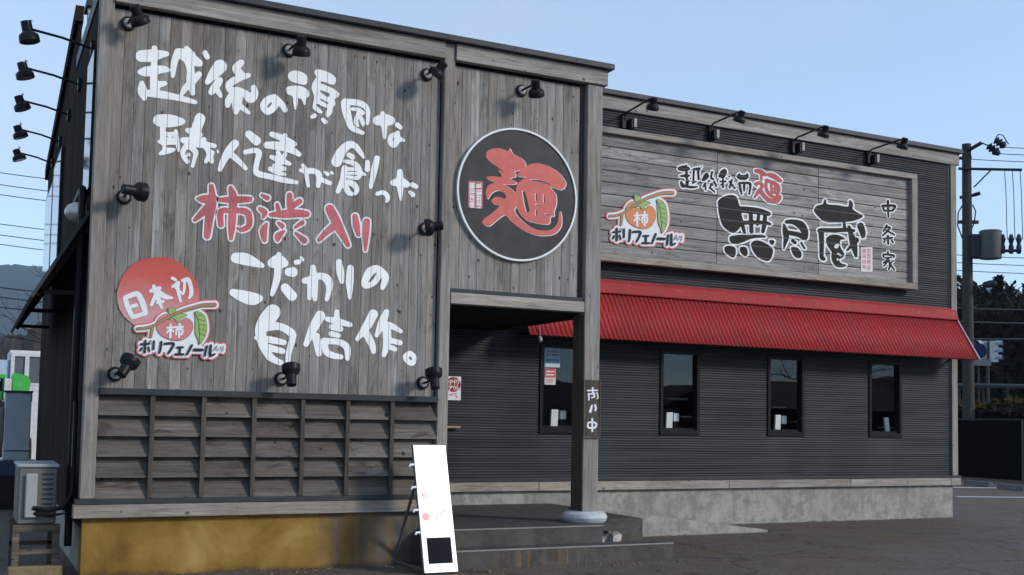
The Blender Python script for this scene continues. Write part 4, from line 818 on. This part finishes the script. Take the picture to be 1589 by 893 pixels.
# lamps standing out from the left side wall
for i, (arm, neck, rim) in enumerate([((140, 66), (40, 33), (46.5, 66)), ((112, 119.5), (33.5, 97), (40, 122)), ((98, 166), (28, 149), (36, 171)), ((90, 208), (26, 195), (33, 214)), ((82, 242), (24.5, 232), (31, 249))]):
    Y = .6+1.42*i; n_ = onY(*neck, Y); r_ = onY(*rim, Y); root = np.array((.0, Y, onY(*arm, Y)[2])) if i else np.array((.0, Y, onY(*arm, Y)[2]))
    jn = onY(neck[0]+(rim[0]-neck[0])*.45+6*(1-.1*i), neck[1]+(rim[1]-neck[1])*.45-2, Y)
    root[2] = jn[2]-.10
    t = thing('side_spotlight', 'black side wall spotlight on an arm, '+['largest and highest of the row', 'second from the top', 'middle one of the row', 'second from the bottom', 'smallest and lowest of the row'][i], 'spotlight', root, 'spotlights along the side wall')
    MB().box(-.02, .012, Y-.05, Y+.05, root[2]-.07, root[2]+.07, .006).build('wall_plate', m_black, t)
    m = MB(); m.tube([root, root*.5+jn*.5+np.array((0, 0, .015)), jn, n_*.6+r_*.4], .013, 8); m.tube([jn, jn+np.array((-.02, 0, .09)), n_*.8+r_*.2+np.array((.05, 0, .05))], .005, 6); m.build('arm', m_black, t, smooth=True)
    lamp_head(t, n_, r_, 1.05)
# ------------------------------------------------------------------ entrance platform, ramp
PZ, SZ = .37, .187
es = thing('entrance_steps', 'dark tiled entrance platform with two steps under the porch', 'steps', (4.4, .8, 0))
m = MB(); m.box(3.3, 5.32, -.29, D-.03, -.05, PZ, .006); m.box(5.3201, 6.25, .35, D-.03, -.05, PZ-.001); m.build('platform', m_step, es)
m = MB(); m.box(3.3, 6.06, -.56, -.291, -.05, SZ, .006); m.build('lower_step', m_step, es)
m = MB(); m.box(3.3, 6.06, -.565, -.555, SZ-.012, SZ+.003); m.box(3.3, 5.32, -.295, -.286, PZ-.010, PZ+.003); m.build('nosing', plain('worn pale nosing', (.22, .215, .21), .7), es)
m = MB(); m.box(5.322, 5.60, -.28, .349, PZ-.065, PZ-.002, .004); m.build('overhanging_tile', m_step, es)
m = MB()
for i in range(9): m.obox((5.36+random.random()*.22, -.2+random.random()*.2, .21+random.random()*.06), (.05, .01, .01), (0, .05, .01), (.005, 0, .035), 0)
m.build('broken_concrete', plain('pale broken concrete', (.42, .39, .36), .9, 0, .3, 14), es)
rw = thing('ramp', 'low concrete kerb wall and ramp sloping down along the rear wing', 'ramp', (7.6, 2.2, 0))
m = MB(); m.prism([(6.0, 1.60, -.05), (6.0, 1.60, .40), (6.35, 1.60, .378), (9.12, 1.60, .035), (9.12, 1.60, -.05)], (0, .10, 0)); m.build('kerb_wall', concrete('mottled ramp concrete', (.34, .33, .30)), rw)
m = MB(); m.prism([(6.26, 1.705, -.05), (6.26, 1.705, .365), (9.1, 1.705, .004), (9.1, 1.705, -.05)], (0, D-1.74, 0)); m.build('slope', m_step, rw)
m = MB()
for i in range(260):
    if rng.random() < .45: x_ = rng.uniform(.1, 3.2); y_ = .02-abs(rng.normal(0, .12))
    elif rng.random() < .6: x_ = rng.uniform(9.2, 13.9); y_ = D+.01-abs(rng.normal(0, .15))
    else: x_ = rng.uniform(3.4, 9); y_ = -.58-abs(rng.normal(0, .10)) if x_ < 6.1 else 1.58-abs(rng.normal(0, .2))
    s_ = rng.uniform(.004, .013); m.obox((x_, y_, s_*.4), (s_, s_*.3, 0), (-s_*.2, s_*.8, 0), (0, 0, s_*.5))
tag(m.build('grit', plain('grit and dead leaves', (.13, .10, .07), .9, 0, .6, 40)), 'scattered grit and dead leaves along the foot of the walls', 'debris', kind='stuff')
# ------------------------------------------------------------------ standing sign
st = thing('standing_sign', 'tall bright white leaning display sign by the entrance steps', 'sign', (3.24, -.6, 0))
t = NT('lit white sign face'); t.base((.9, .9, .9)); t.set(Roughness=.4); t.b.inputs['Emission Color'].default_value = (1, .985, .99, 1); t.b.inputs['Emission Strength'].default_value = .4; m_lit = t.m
m_pane = plain('black glossy screen', (.008, .008, .009), .12)
m_frame = plain('grey sign frame', (.13, .135, .14), .5, .3)
b0 = np.array((3.05, -.79, .02)); up_ = np.array((0.0, .385, 1.205)); wx = np.array((.345, .01, 0)); nrm = np.cross(wx, up_); nrm /= np.linalg.norm(nrm)
if nrm[1] > 0: nrm = -nrm
def sgn(u0, u1, v0, v1, d0, d1): # panel coordinates
    c = b0+wx*(u0+u1)/2+up_*(v0+v1)/2+nrm*(d0+d1)/2; return c, wx*(u1-u0)/2, up_*(v1-v0)/2, nrm*(d1-d0)/2
m = MB(); m.obox(*sgn(-.025, 1.025, 0, 1.01, -.03, -.002)); m.build('back_frame', m_frame, st)
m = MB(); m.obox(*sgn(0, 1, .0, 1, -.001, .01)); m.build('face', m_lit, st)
m = MB(); m.obox(*sgn(.13, .87, .065, .265, .011, .016)); m.build('black_window', m_pane, st)
def spaint(name, pts, mat):
    mb = MB()
    for (u, v, r) in pts: mb.lathe(b0+wx*u+up_*v+nrm*.0105, b0+wx*u+up_*v+nrm*2, [(0, r), (.001, r)], 14)
    mb.build(name, mat, st)
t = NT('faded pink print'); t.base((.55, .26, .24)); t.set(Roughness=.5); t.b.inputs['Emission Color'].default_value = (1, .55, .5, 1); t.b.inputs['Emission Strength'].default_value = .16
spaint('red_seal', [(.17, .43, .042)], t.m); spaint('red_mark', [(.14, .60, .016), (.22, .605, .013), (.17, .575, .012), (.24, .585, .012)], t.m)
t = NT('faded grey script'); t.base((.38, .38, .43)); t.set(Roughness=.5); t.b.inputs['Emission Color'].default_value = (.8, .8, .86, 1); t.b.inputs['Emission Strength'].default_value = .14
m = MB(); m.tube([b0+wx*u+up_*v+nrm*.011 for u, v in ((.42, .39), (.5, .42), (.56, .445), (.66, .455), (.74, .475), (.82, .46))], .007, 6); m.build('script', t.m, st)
for v in (.845, .665, .485, .31):
    m = MB(); c = b0+wx*(-.03)+up_*v; m.tube([c+nrm*.0, c-wx*.12, c-wx*.14-np.array((0, 0, .02))], .012, 8); m.build('clip', m_white, st, smooth=True)
m = MB(); q0 = b0+up_*.66+nrm*-.03; l0 = onY(648, 758, -.45); l1 = onZ(627, 876, .02)
m.tube([b0+up_*.70+nrm*-.035, (b0[0]-.0, b0[1]+.86, .02)], .016, 8); m.tube([b0+wx+up_*.70+nrm*-.035, (b0[0]+.345, b0[1]+.86, .02)], .016, 8); m.tube([(b0[0], b0[1]+.86, .03), (b0[0]+.345, b0[1]+.86, .03)], .014, 8); m.tube([b0+np.array((0, .02, .03)), (b0[0], b0[1]+.86, .03)], .012, 8); m.build('rear_leg', m_frame, st)
# ------------------------------------------------------------------ left side yard: air conditioner, cabinet, machine, shed
m_ac = plain('pale grey enamel', (.12, .121, .118), .5, 0, .08, 5); m_ac2 = plain('cover enamel', (.30, .325, .335), .45, 0, .05)
ac = thing('air_conditioner', 'grey outdoor air conditioner unit on a low stand beside the side wall', 'air conditioner', (-.34, .6, .47))
MB().box(-.50, -.17, .3, 1.1, .47, .985, .012).build('casing', m_ac, ac)
MB().box(-.515, -.155, .285, 1.115, .985, 1.015, .008).build('top', m_ac2, ac)
MB().box(-.44, -.34, .262, .299, .53, .93, .010).build('valve_cover', m_ac2, ac)
m = MB()
for i in range(8): m.box(-.30, -.20, .294, .2995, .60+i*.045, .615+i*.045)
m.build('vent_louvre', m_flash, ac)
m = MB(); m.tube([(-.37, .27, .62), (-.25, .24, .60), (-.12, .24, .62), (-.04, .27, .75), (-.04, .30, 1.6)], .022, 8); m.tube([(-.36, .27, .57), (-.22, .23, .55), (-.09, .23, .57), (-.05, .26, .3)], .016, 8); m.build('pipe', m_black, ac, smooth=True)
cs = thing('unit_stand', 'weathered timber stand carrying the air conditioner', 'stand', (-.33, .6, 0))
m_stand = wood('yard timber', 0, (.12, .10, .08), var=.2)
for y in (.30, 1.05):
    MB().box(-.53, -.13, y, y+.07, .40, .465, .004).build('rail', m_stand, cs); MB().box(-.53, -.13, y, y+.05, .2, .24).build('rail', m_stand, cs)
for x in (-.53, -.19):
    for y in (.31, 1.05): MB().box(x, x+.06, y, y+.06, .0, .40, .004).build('leg', m_stand, cs)
MB().box(-.56, -.10, .18, .29, -.02, .10, .01).build('kerb_block', concrete('yellow stained block', (.22, .17, .09)), cs)
cb = thing('electrical_cabinet', 'tall blue grey electrical cabinet at the far end of the side wall', 'cabinet', (-.24, 8.1, 0))
MB().box(-.43, -.06, 7.9, 8.3, .74, 1.78, .01).build('casing', plain('blue grey cabinet paint', (.36, .42, .45), .5, 0, .08), cb)
MB().box(-.45, -.04, 7.87, 8.33, 1.781, 1.81, .006).build('lid', m_cap, cb)
MB().box(-.42, -.07, 7.892, 7.899, .88, .895).build('seam', m_flash, cb)
MB().box(-.50, .05, 7.85, 8.5, .5, .735, .01).build('plinth', plain('dark blue plinth', (.035, .05, .085), .6), cb); MB().box(-.55, .05, 7.8, 8.5, -.05, .499, .01).build('base', plain('dark cabinet base', (.022, .020, .018), .8), cb)
MB().box(-.49, -.435, 8.0, 8.2, 1.0, 1.55, .01).build('side_box', m_ac, cb)
sh = thing('shed', 'white framed shed with dark glazing and a pale blue door far behind the side yard', 'shed', (.9, 26, 0))
m_shw = plain('white shed paint', (.55, .56, .57), .6); m_pb = plain('pale blue door', (.35, .47, .58), .6)
MB().box(.12, 3.2, 25.2, 28, 0, 2.25).build('wall', m_shw, sh)
MB().box(-1.6, .10, 25.3, 28, 0, 3.0).build('blue_door', m_pb, sh)
w = MB(); x0, x1, z0, z1 = .15, 1.08, 2.26, 3.22
for q in ((x0, x1, z0, z0+.07), (x0, x1, z1-.1, z1), (x0, x0+.1, z0+.07, z1-.1), (x1-.1, x1, z0+.07, z1-.1), (.53, .65, z0+.07, z1-.1)): w.box(q[0], q[1], 25.2, 25.3, q[2], q[3])
wo = w.build('window', m_shw, sh)
m = MB(); m.box(.25, 1.0, 25.25, 25.29, z0+.07, z1-.1); m.build('pane', plain('shed glazing', (.10, .115, .13), .25), wo)
MB().box(.12, 3.2, 25.31, 28, 2.25, 3.3).build('upper_wall', m_shw, sh)
gm = thing('green_machine', 'bright green compact work machine half hidden behind the cabinet', 'machine', (.1, 18, 0))
m_gr = plain('bright green machine paint', (.07, .42, .08), .4, 0, .12); m_dk = plain('machine black', (.02, .02, .022), .6)
m = MB(); m.prism([(-.02, 17.8, 1.95), (.34, 17.8, 1.95), (.38, 17.8, 2.18), (.30, 17.8, 2.33), (.0, 17.8, 2.40), (-.03, 17.8, 2.3)], (0, 1.1, 0)); m.build('hood', m_gr, gm)
MB().box(-.05, .42, 17.75, 18.95, 1.72, 1.95, .02).build('chassis', m_dk, gm)
m = MB(); m.box(-.9, -.16, 17.9, 18.8, 2.25, 2.36, .02); m.box(-.75, -.2, 17.9, 18.8, 1.72, 1.95, .03); m.build('fender', m_gr, gm)
m = MB()
for x in (-.8, -.25): m.tube([(x, 17.95, 1.9), (x, 18.05, 2.3)], .03, 6)
m.box(-.7, -.25, 18.1, 18.7, 1.95, 2.2, .02); m.build('seat_frame', m_dk, gm)
m = MB(); m.box(-.2, -.04, 17.8, 18.9, 1.75, 2.25, .01); m.build('white_panel', m_shw, gm)
m = MB()
for y in (17.9, 18.8):
    m.lathe((-.95, y, .45), (-.7, y, .45), [(0, .4), (.04, .45), (.2, .45), (.24, .4)], 20); m.lathe((.2, y, .45), (.5, y, .45), [(0, .4), (.04, .45), (.2, .45), (.24, .4)], 20)
m.box(-.8, .4, 17.8, 19, .4, 1.72, .05); m.build('wheels_and_body', m_dk, gm)
# ------------------------------------------------------------------ car park on the right: lines, wheel stops, fence, hedge
m_line = plain('worn white road paint', (.55, .57, .58), .7, 0, .15, 20)
m = MB()
def strip(px0, py0, px1, py1, w0, ext=3.):
    a = onZ(px0, py0, .004); b = onZ(px1, py1, .004); d = (b-a)/np.linalg.norm(b-a); n_ = np.array((-d[1], d[0], 0))*w0; b = b+d*ext
    m.add([a-n_, b-n_, b+n_, a+n_], [(0, 1, 2, 3)])
strip(1485, 771, 1589, 772, .10); strip(1478, 756.5, 1545, 757.5, .12, 1.5)
tag(m.build('parking_line', m_line), kind='structure')
m_stop = plain('grey concrete wheel stop', (.11, .11, .107), .85, 0, .2, 10)
for lab, pa, pb in (('grey concrete wheel stop nearer the building corner', (1499, 753), (1538, 757)), ('grey concrete wheel stop at the right edge before the fence', (1551, 758.5), (1592, 763.5))):
    a = onZ(*pa, 0); b = onZ(*pb, 0); c = (a+b)/2; t = thing('wheel_stop', lab, 'wheel stop', c, 'wheel stops by the fence'); d = (b-a)/2; n_ = np.array((-d[1], d[0], 0))/np.linalg.norm(d)*.08
    mb = MB(); mb.prism([a-n_, a+n_, a+n_*.6+np.array((0, 0, .13)), a-n_*.6+np.array((0, 0, .13))], b-a); mb.build('block', m_stop, t)
FX = 26.6
fe = thing('netting_fence', 'dark netting fence with grey top rail along the car park', 'fence', (FX, 18, 0))
m_net = plain('dark netting', (.005, .005, .005), .95, spec=.02); m_rail = plain('galvanised fence rail', (.042, .044, .047), .7, .0, spec=.1)
MB().box(FX, FX+.02, 2, 40, 0, 1.72).build('netting', m_net, fe)
m = MB(); m.tube([(FX-.03, 2, 1.76), (FX-.03, 40, 1.76)], .022, 8); m.build('rail', m_rail, fe)
for i in range(13): MB().tube([(FX-.04, 2.6+i*3., 0), (FX-.04, 2.6+i*3., 1.75)], .028, 8).build('post', plain('fence post', (.10, .105, .11), .5) if i == 0 else bpy.data.materials['fence post'], fe)
def leaf_mat(name, a, b):
    t = NT(name); at = t.n('ShaderNodeAttribute', attribute_name='rnd'); t.base(t.ramp(at.outputs['Fac'], [(0., a), (1., b)])); t.set(Roughness=.8, Specular_IOR_Level=.06); return t.m
def leaves(mb, pts, size, flat_=0.):
    for p in pts:
        u = rng.normal(size=3); u /= np.linalg.norm(u); v = np.cross(u, rng.normal(size=3)); v /= np.linalg.norm(v)+1e-9
        if flat_: u[2] *= 1-flat_; v[2] *= 1-flat_
        s_ = size*rng.uniform(.6, 1.4); p = np.array(p)
        mb.add([p-u*s_, p+v*s_*.45, p+u*s_, p-v*s_*.45], [(0, 1, 2, 3)], rng.random())
hg = thing('hedge', 'clipped dark hedge with brown winter tops behind the netting fence', 'hedge', (28, 18, 0))
m = MB(); P = []
for i in range(9000):
    y = rng.uniform(2, 40); x = rng.uniform(27.2, 28.8); top = 2.22+.08*math.sin(y*2.1)+.05*math.sin(y*5.3); z = top*rng.uniform(.3, 1)**.5
    P.append((x, y, z))
leaves(m, P, .11); m.build('foliage', leaf_mat('dark hedge leaves', (.008, .010, .006), (.030, .032, .018)), hg)
m = MB(); P = [(rng.uniform(27.3, 28.7), (y := rng.uniform(2, 40)), 2.26+.08*math.sin(y*2.1)+rng.uniform(-.05, .10)) for i in range(3800)]
leaves(m, P, .09); m.build('brown_tops', leaf_mat('brown winter leaves', (.05, .038, .012), (.11, .082, .024)), hg)
MB().box(27.4, 28.6, 2, 40, 0, 2.0).build('stems', m_net, hg)
gr = thing('guard_rail', 'pale roadside guard rail beyond the hedge', 'guard rail', (34, 22, 0))
m = MB(); a = atd(1470, 598, 44); b = atd(1700, 602, 44); m.tube([a, b], .09, 6); m.build('rail', plain('pale rail', (.055, .065, .075), .8, spec=.05), gr)
for i in range(6):
    q = a+(b-a)*(i+.5)/6; MB().tube([(q[0], q[1], 0), q], .05, 6).build('post', m_rail, gr)
# ------------------------------------------------------------------ utility pole
PD = 37.
hr = np.array((RT[0], RT[1], 0)); hr /= np.linalg.norm(hr); hf = np.array((FW[0], FW[1], 0)); hf /= np.linalg.norm(hf)
pb = atd(1503, 640, PD); pt = atd(1501.5, 224, PD)
up = thing('utility_pole', 'concrete utility pole with transformer and street lamp behind the restaurant corner', 'utility pole', (pb[0], pb[1], 0))
m_pole = plain('pole concrete', (.052, .050, .049), .85, 0, .15, 3); m_iron = plain('dark pole hardware', (.035, .04, .055), .6, .3); m_tr = plain('transformer grey', (.105, .118, .125), .5, .2)
px0 = np.array((pb[0], pb[1], 0)); H = pt[2]
m = MB(); m.tube([px0, px0+np.array((0, 0, H))], [.185, .135], 20); m.build('shaft', m_pole, up, smooth=True)
MP = 1715.81/ (PD*.98)
def pp(px, py, dep=0.): return atd(px, py, PD+dep)
m = MB(); m.tube([pp(1487, 262, -.2), pp(1586, 264, -.2)], .045, 8); m.tube([pp(1511, 291, -.2), pp(1537, 265, -.2)], .022, 6); m.build('crossarm', m_iron, up)
m = MB(); m.tube([pp(1502, 234, -.1), pp(1523, 222, -.2)], .06, 8); m.tube([pp(1488, 246), pp(1508, 245)], .05, 6); m.tube([pp(1523, 222, -.2), pp(1533, 226, -.2)], .02, 6); m.build('top_bracket', m_iron, up)
for a, b in (((1533, 226), (1551, 240)), ((1544, 217), (1560, 228))):
    m = MB(); A = pp(*a); B = pp(*b); L = np.linalg.norm(B-A); m.lathe(A, B, [(0, .05), (.05, .14), (.1, .07), (.16, .15), (.22, .07), (.28, .14), (L, .06)], 10); m.build('insulator', m_iron, up, smooth=True)
m = MB(); m.tube([pp(1544, 217), pp(1549, 209), pp(1556, 210), pp(1565, 224)], .018, 6); m.build('jumper_wire', m_iron, up)
for x in (1559, 1571, 1583):
    m = MB(); m.tube([pp(x, 266), pp(x+2, 300), pp(x+3, 340), pp(x+4, 372)], .012, 5); m.build('drop_wire', m_iron, up)
m = MB(); m.lathe(pp(1537, 402), pp(1537, 361), [(0, .31), (.03, .325), (.80, .325), (.85, .34), (.88, .30)], 20); m.build('transformer', m_tr, up, smooth=True)
m = MB(); m.obox(pp(1516, 383), hr*.24, hf*.2, (0, 0, .36)); m.obox(pp(1503, 345), hr*.3, hf*.05, (0, 0, .05)); m.build('switch_box', m_iron, up)
m = MB(); m.tube([pp(1548, 390, -.1), pp(1585, 389, -.1)], .05, 6)
for x in (1556, 1569, 1581): m.lathe(pp(x, 394), pp(x, 366), [(0, .06), (.2, .08), (.3, .05), (.45, .09), (.6, .04)], 8)
m.build('fuse_bracket', m_iron, up)
m = MB(); m.tube([pp(1489, 307), pp(1513, 303)], .05, 6); m.tube([pp(1511, 303), pp(1521, 300)], .06, 6); m.build('lower_bracket', m_iron, up)
m = MB(); m.tube([pp(1494, 318), pp(1487, 330), pp(1486, 350), pp(1494, 372)], .02, 6); m.tube([pp(1509, 318), pp(1514, 328), pp(1512, 345), pp(1506, 360)], .02, 6); m.build('cable_loop', m_iron, up)
m = MB(); m.tube([pp(1503, 447), pp(1512, 446), pp(1526, 442)], .025, 6); m.lathe(pp(1524, 443), pp(1543, 440), [(0, .03), (.05, .09), (.25, .12), (.38, .08), (.42, .02)], 12); m.build('street_lamp', m_iron, up, smooth=True)
for y in (443, 478, 560): m = MB(); q = pp(1502, y); m.lathe((px0[0], px0[1], q[2]-.03), (px0[0], px0[1], 99), [(0, .18), (.06, .18)], 18); m.build('pole_band', m_rail, up)
# wires
def wire(name, label, a, b, sag, r, grp, cat='cable'):
    P = [a+(b-a)*s-np.array((0, 0, 4*sag*s*(1-s))) for s in np.linspace(0, 1, 14)]
    return tag(MB().tube(P, r, 5).build(name, m_iron), label, cat, grp)
for i, (y0, y1, lab) in enumerate(((239, 241, 'highest cable running right from the pole top'), (229, 231, 'cable from the upper insulator to the right edge'), (246, 254, 'cable just below the insulators of the pole'),
                          (396, 402, 'cable level with the transformer crossing the sky'), (408, 413, 'cable below the transformer crossing the sky'), (420, 426, 'lowest cable over the far hills on the right'),
                          (478, 480, 'pale cable high across the dark trees'), (499, 501, 'middle cable across the dark trees'), (526, 522, 'lowest cable across the dark trees'))):
    wire('cable', lab, atd(1551 if y0 == 239 else 1560 if y0 == 229 else 1485, y0, PD+.3), atd(1720, y1, 48), .05, .014 if i < 6 else .02, 'cables on the right')
for i, (y0, y1) in enumerate(((265, 277), (283, 296), (299, 311), (345, 356), (362, 373), (376, 388), (446, 452), (460, 468), (477, 482))):
    lab = ['topmost of the overhead cables left of the building', 'second overhead cable from the top at the left edge', 'third overhead cable from the top at the left edge', 'upper cable of the middle group at the left edge', 'centre cable of the middle group at the left edge', 'lower cable of the middle group at the left edge', 'upper cable against the blue hill on the left', 'middle cable against the blue hill on the left', 'lowest cable against the blue hill on the left'][i]
    wire('cable', lab, atd(-130, y0-18, 60), atd(140, y1+8, 60), .1, .022 if i < 6 else .035, 'cables on the left')
# ------------------------------------------------------------------ traffic light, road sign
TD = 50.
tp = atd(1533, 600, TD)
tl = thing('traffic_light', 'pale vertical traffic lights on a thin pole in front of the dark trees', 'traffic light', (tp[0], tp[1], 0))
m = MB(); m.tube([(tp[0], tp[1], 0), (tp[0], tp[1], atd(1533, 531, TD)[2])], .07, 10); m.build('pole', m_rail, tl)
m_tl = plain('pale signal housing', (.24, .30, .34), .5); 
t = NT('dark signal lens'); t.base((.03, .035, .04)); t.set(Roughness=.25); m_ls = t.m
for x0, dirv in ((1525, -1), (1541, 1)):
    c = atd(x0, 546, TD); hs = MB().obox(c, hr*.17, hf*.12, (0, 0, .44)).build('signal_housing', m_tl, tl)
    for y in (534, 545, 556):
        q = atd(x0, y, TD)+hr*.12*dirv; d = hr*dirv*.8-hf*.6; d /= np.linalg.norm(d)
        MB().lathe(q, q+d, [(0, .13), (.06, .13)], 12).build('lens', m_ls, hs)
        mb = MB(); a2 = np.cross(d, (0, 0, 1)); vs = []
        for k in range(9):
            th = math.pi*(k/8*1.1-.05); off = a2*math.cos(th)*.15+np.array((0, 0, math.sin(th)*.15)); vs += [q+off, q+off+d*.26-np.array((0, 0, .03))]
        mb.add(vs, [(2*k, 2*k+1, 2*k+3, 2*k+2) for k in range(8)]); mb.build('visor', m_tl, hs)
rp = atd(1518, 545, 46)
rsn = thing('road_sign', 'round dark blue road sign with small white plate beside the pole', 'road sign', (rp[0], rp[1], 0))
m = MB(); m.tube([(rp[0], rp[1], 0), (rp[0], rp[1], rp[2]+.3)], .035, 8); m.build('pole', m_rail, rsn)
m = MB(); m.lathe(rp-hf*.05, rp-hf*2, [(0, .30), (.015, .30)], 24); m.build('disc', plain('road sign blue', (.010, .016, .07), .6, spec=.05), rsn)
q = atd(1524, 563, 46)-hf*.05; MB().obox(q, hr*.32, hf*.01, (0, 0, .12)).build('plate', plain('road sign plate', (.09, .11, .125), .7), rsn)
# ------------------------------------------------------------------ trees
m_bark = plain('dark bark', (.035, .028, .022), .9, 0, .3, 4)
lm = [leaf_mat('dark conifer needles', (.004, .006, .004), (.016, .020, .012)), leaf_mat('dark cedar needles', (.005, .006, .004), (.019, .019, .011)), leaf_mat('brown-green winter crown', (.007, .0065, .005), (.022, .019, .013))]
def conifer(base, h, r, label, mat, dens=1., grp='dark trees behind the car park', taper=.9, low=.08):
    t = thing('conifer_tree', label, 'tree', base, grp); b = np.array(base, float)
    MB().tube([b, b+np.array((0, 0, h*.97))], [h*.018, h*.004], 8).build('trunk', m_bark, t)
    m = MB(); n = int(1500*dens); P = []
    lv = int(h*2.2)
    for i in range(n):
        k = rng.integers(0, lv)/lv; ph = rng.normal(0, .35)+k*17.3+rng.integers(0, 6)*1.05
        s = (1-k)**taper*(.75+.4*math.sin(k*40+ph)); d = r*s*rng.random()**.45
        z = h*(low+(1-low)*k)-d*.25+rng.normal(0, .12)
        P.append((b[0]+d*math.cos(ph), b[1]+d*math.sin(ph), b[2]+max(z, .1)))
    leaves(m, P, .062*h**.75, .35); m.build('crown', mat, t); return t
def broad(base, h, r, label, mat, dens=1., grp='dark trees behind the car park'):
    t = thing('broadleaf_tree', label, 'tree', base, grp); b = np.array(base, float); m = MB()
    m.tube([b, b+np.array((0, 0, h*.45)), b+np.array((.2, 0, h*.8))], [h*.025, h*.016, h*.005], 8)
    C_ = []
    for i in range(13):
        a = rng.uniform(0, 6.28); rr = r*rng.uniform(.1, .75); z = h*rng.uniform(.38, .86); C_.append((b[0]+rr*math.cos(a), b[1]+rr*math.sin(a), z, r*rng.uniform(.3, .5)))
        m.tube([b+np.array((0, 0, h*.35)), (b[0]+rr*.5*math.cos(a), b[1]+rr*.5*math.sin(a), z*.8), C_[-1][:3]], [h*.010, h*.006, h*.002], 5)
    m.build('trunk', m_bark, t)
    m = MB(); P = []
    for c in C_:
        for i in range(int(140*dens)):
            v = rng.normal(size=3); v *= c[3]*rng.random()**.33/np.linalg.norm(v); P.append((c[0]+v[0], c[1]+v[1], max(.2, c[2]+v[2]*.8)))
    leaves(m, P, .045*h**.8); m.build('crown', mat, t); return t
spots = [(1549, 437, 96, 0, 2.4, 'tallest pointed dark conifer behind the street lamp'), (1514, 450, 100, 1, 4.0, 'rounded dark tree right of the utility pole'), (1492, 468, 92, 1, 3.5, 'dark tree between the restaurant corner and the pole'), (1530, 470, 104, 1, 4.2, 'dark tree between the rounded tree and the pointed conifer'),
         (1567, 461, 108, 0, 3.2, 'lower conifer right of the tallest one'), (1585, 470, 100, 1, 4.2, 'dark tree at the right edge of the photo'), (1602, 455, 96, 0, 3.4, 'conifer cut by the right edge'), (1478, 480, 110, 0, 3.2, 'conifer half behind the restaurant corner'), (1540, 490, 88, 1, 4.0, 'lower bushy tree in front of the tallest conifer'), (1575, 500, 86, 1, 4.0, 'lower bushy tree near the right edge'), (1505, 505, 84, 1, 3.8, 'lower bushy tree behind the pole'), (1612, 495, 86, 1, 4.2, 'bushy tree past the right edge')]
for i, (x, y, d, kind, r, lab) in enumerate(spots):
    q = atd(x, y, d); base = (q[0], q[1], 0)
    if kind == 0: conifer(base, q[2]*1.04, r*1.25, lab, lm[0], 2.6)
    else: broad(base, q[2]*1.14, r*1.3, lab, lm[1+(i % 2)], 2.2)
m = MB(); P = []
for i in range(16000):
    a = rng.uniform(1440, 1680); q = atd(a, 600, rng.uniform(70, 84)); P.append((q[0], q[1], 8.5*rng.random()**.9+.3*math.sin(a*.2)))
leaves(m, P, .42); tag(m.build('undergrowth', lm[2]), 'dark tangled undergrowth and bamboo below the trees on the right', 'undergrowth', kind='stuff')
# bare winter tree left of the side wall
bt = thing('bare_tree', 'leafless tree whose thin branches show left of the side wall', 'tree', (4.6, 50, 0)); m = MB()
def grow(p, d, L, r, n):
    q = p+d*L; m.tube([p, (p+q)/2+rng.normal(size=3)*L*.04, q], [r, r*.8, r*.6], 5)
    if n == 0: return
    for k in range(3):
        e = d+rng.normal(size=3)*.45; e[2] = abs(e[2])*.8+.15; e /= np.linalg.norm(e); grow(q, e, L*rng.uniform(.62, .8), r*.58, n-1)
grow(np.array((4.6, 50., 0.)), np.array((0., 0, 1.)), 3.7, .10, 4)
m.build('branches', m_bark, bt)
# across the road, seen mirrored in the window glass
op = thing('wooden_pole', 'dark pole mirrored in the third window', 'utility pole', (33, -29, 0))
MB().tube([(33, -29, 0), (33, -29, 11)], [.18, .13], 10).build('shaft', m_pole, op)
MB().tube([(32, -28.6, 10), (34, -29.4, 10)], .06, 6).build('crossarm', m_iron, op)
mt_ = thing('bare_tree', 'leafless tree mirrored in the window nearest the far corner', 'tree', (28.5, -15.5, 0)); m = MB()
grow(np.array((28.5, -15.5, 0.)), np.array((0., 0, 1.)), 2.1, .12, 4); m.build('branches', m_bark, mt_)
hs = thing('house', 'dark roofed house mirrored in the window glass', 'house', (46, -38, 0))
m = MB().box(40, 52, -43, -34, 0, 2.4); m.build('wall', plain('house wall', (.02, .018, .017), .9), hs)
m = MB(); m.prism([(39.2, -43.6, 2.4), (39.2, -33.4, 2.4), (39.2, -38.5, 4.2)], (13.6, 0, 0)); m.build('roof', plain('house roof', (.012, .012, .014), .8), hs)
# ------------------------------------------------------------------ air
t = NT('air'); t.t.nodes.remove(t.b); pv = t.n('ShaderNodeVolumePrincipled'); pv.inputs['Color'].default_value = (.55, .75, 1, 1); pv.inputs['Density'].default_value = HAZE; pv.inputs['Anisotropy'].default_value = .2
t.l(pv.outputs[0], t.out.inputs['Volume'])
if HAZE > 0:
    hz = MB().box(-3100, 3100, -3100, 3100, -4.2, 352).build('haze', t.m); tag(hz, kind='stuff')
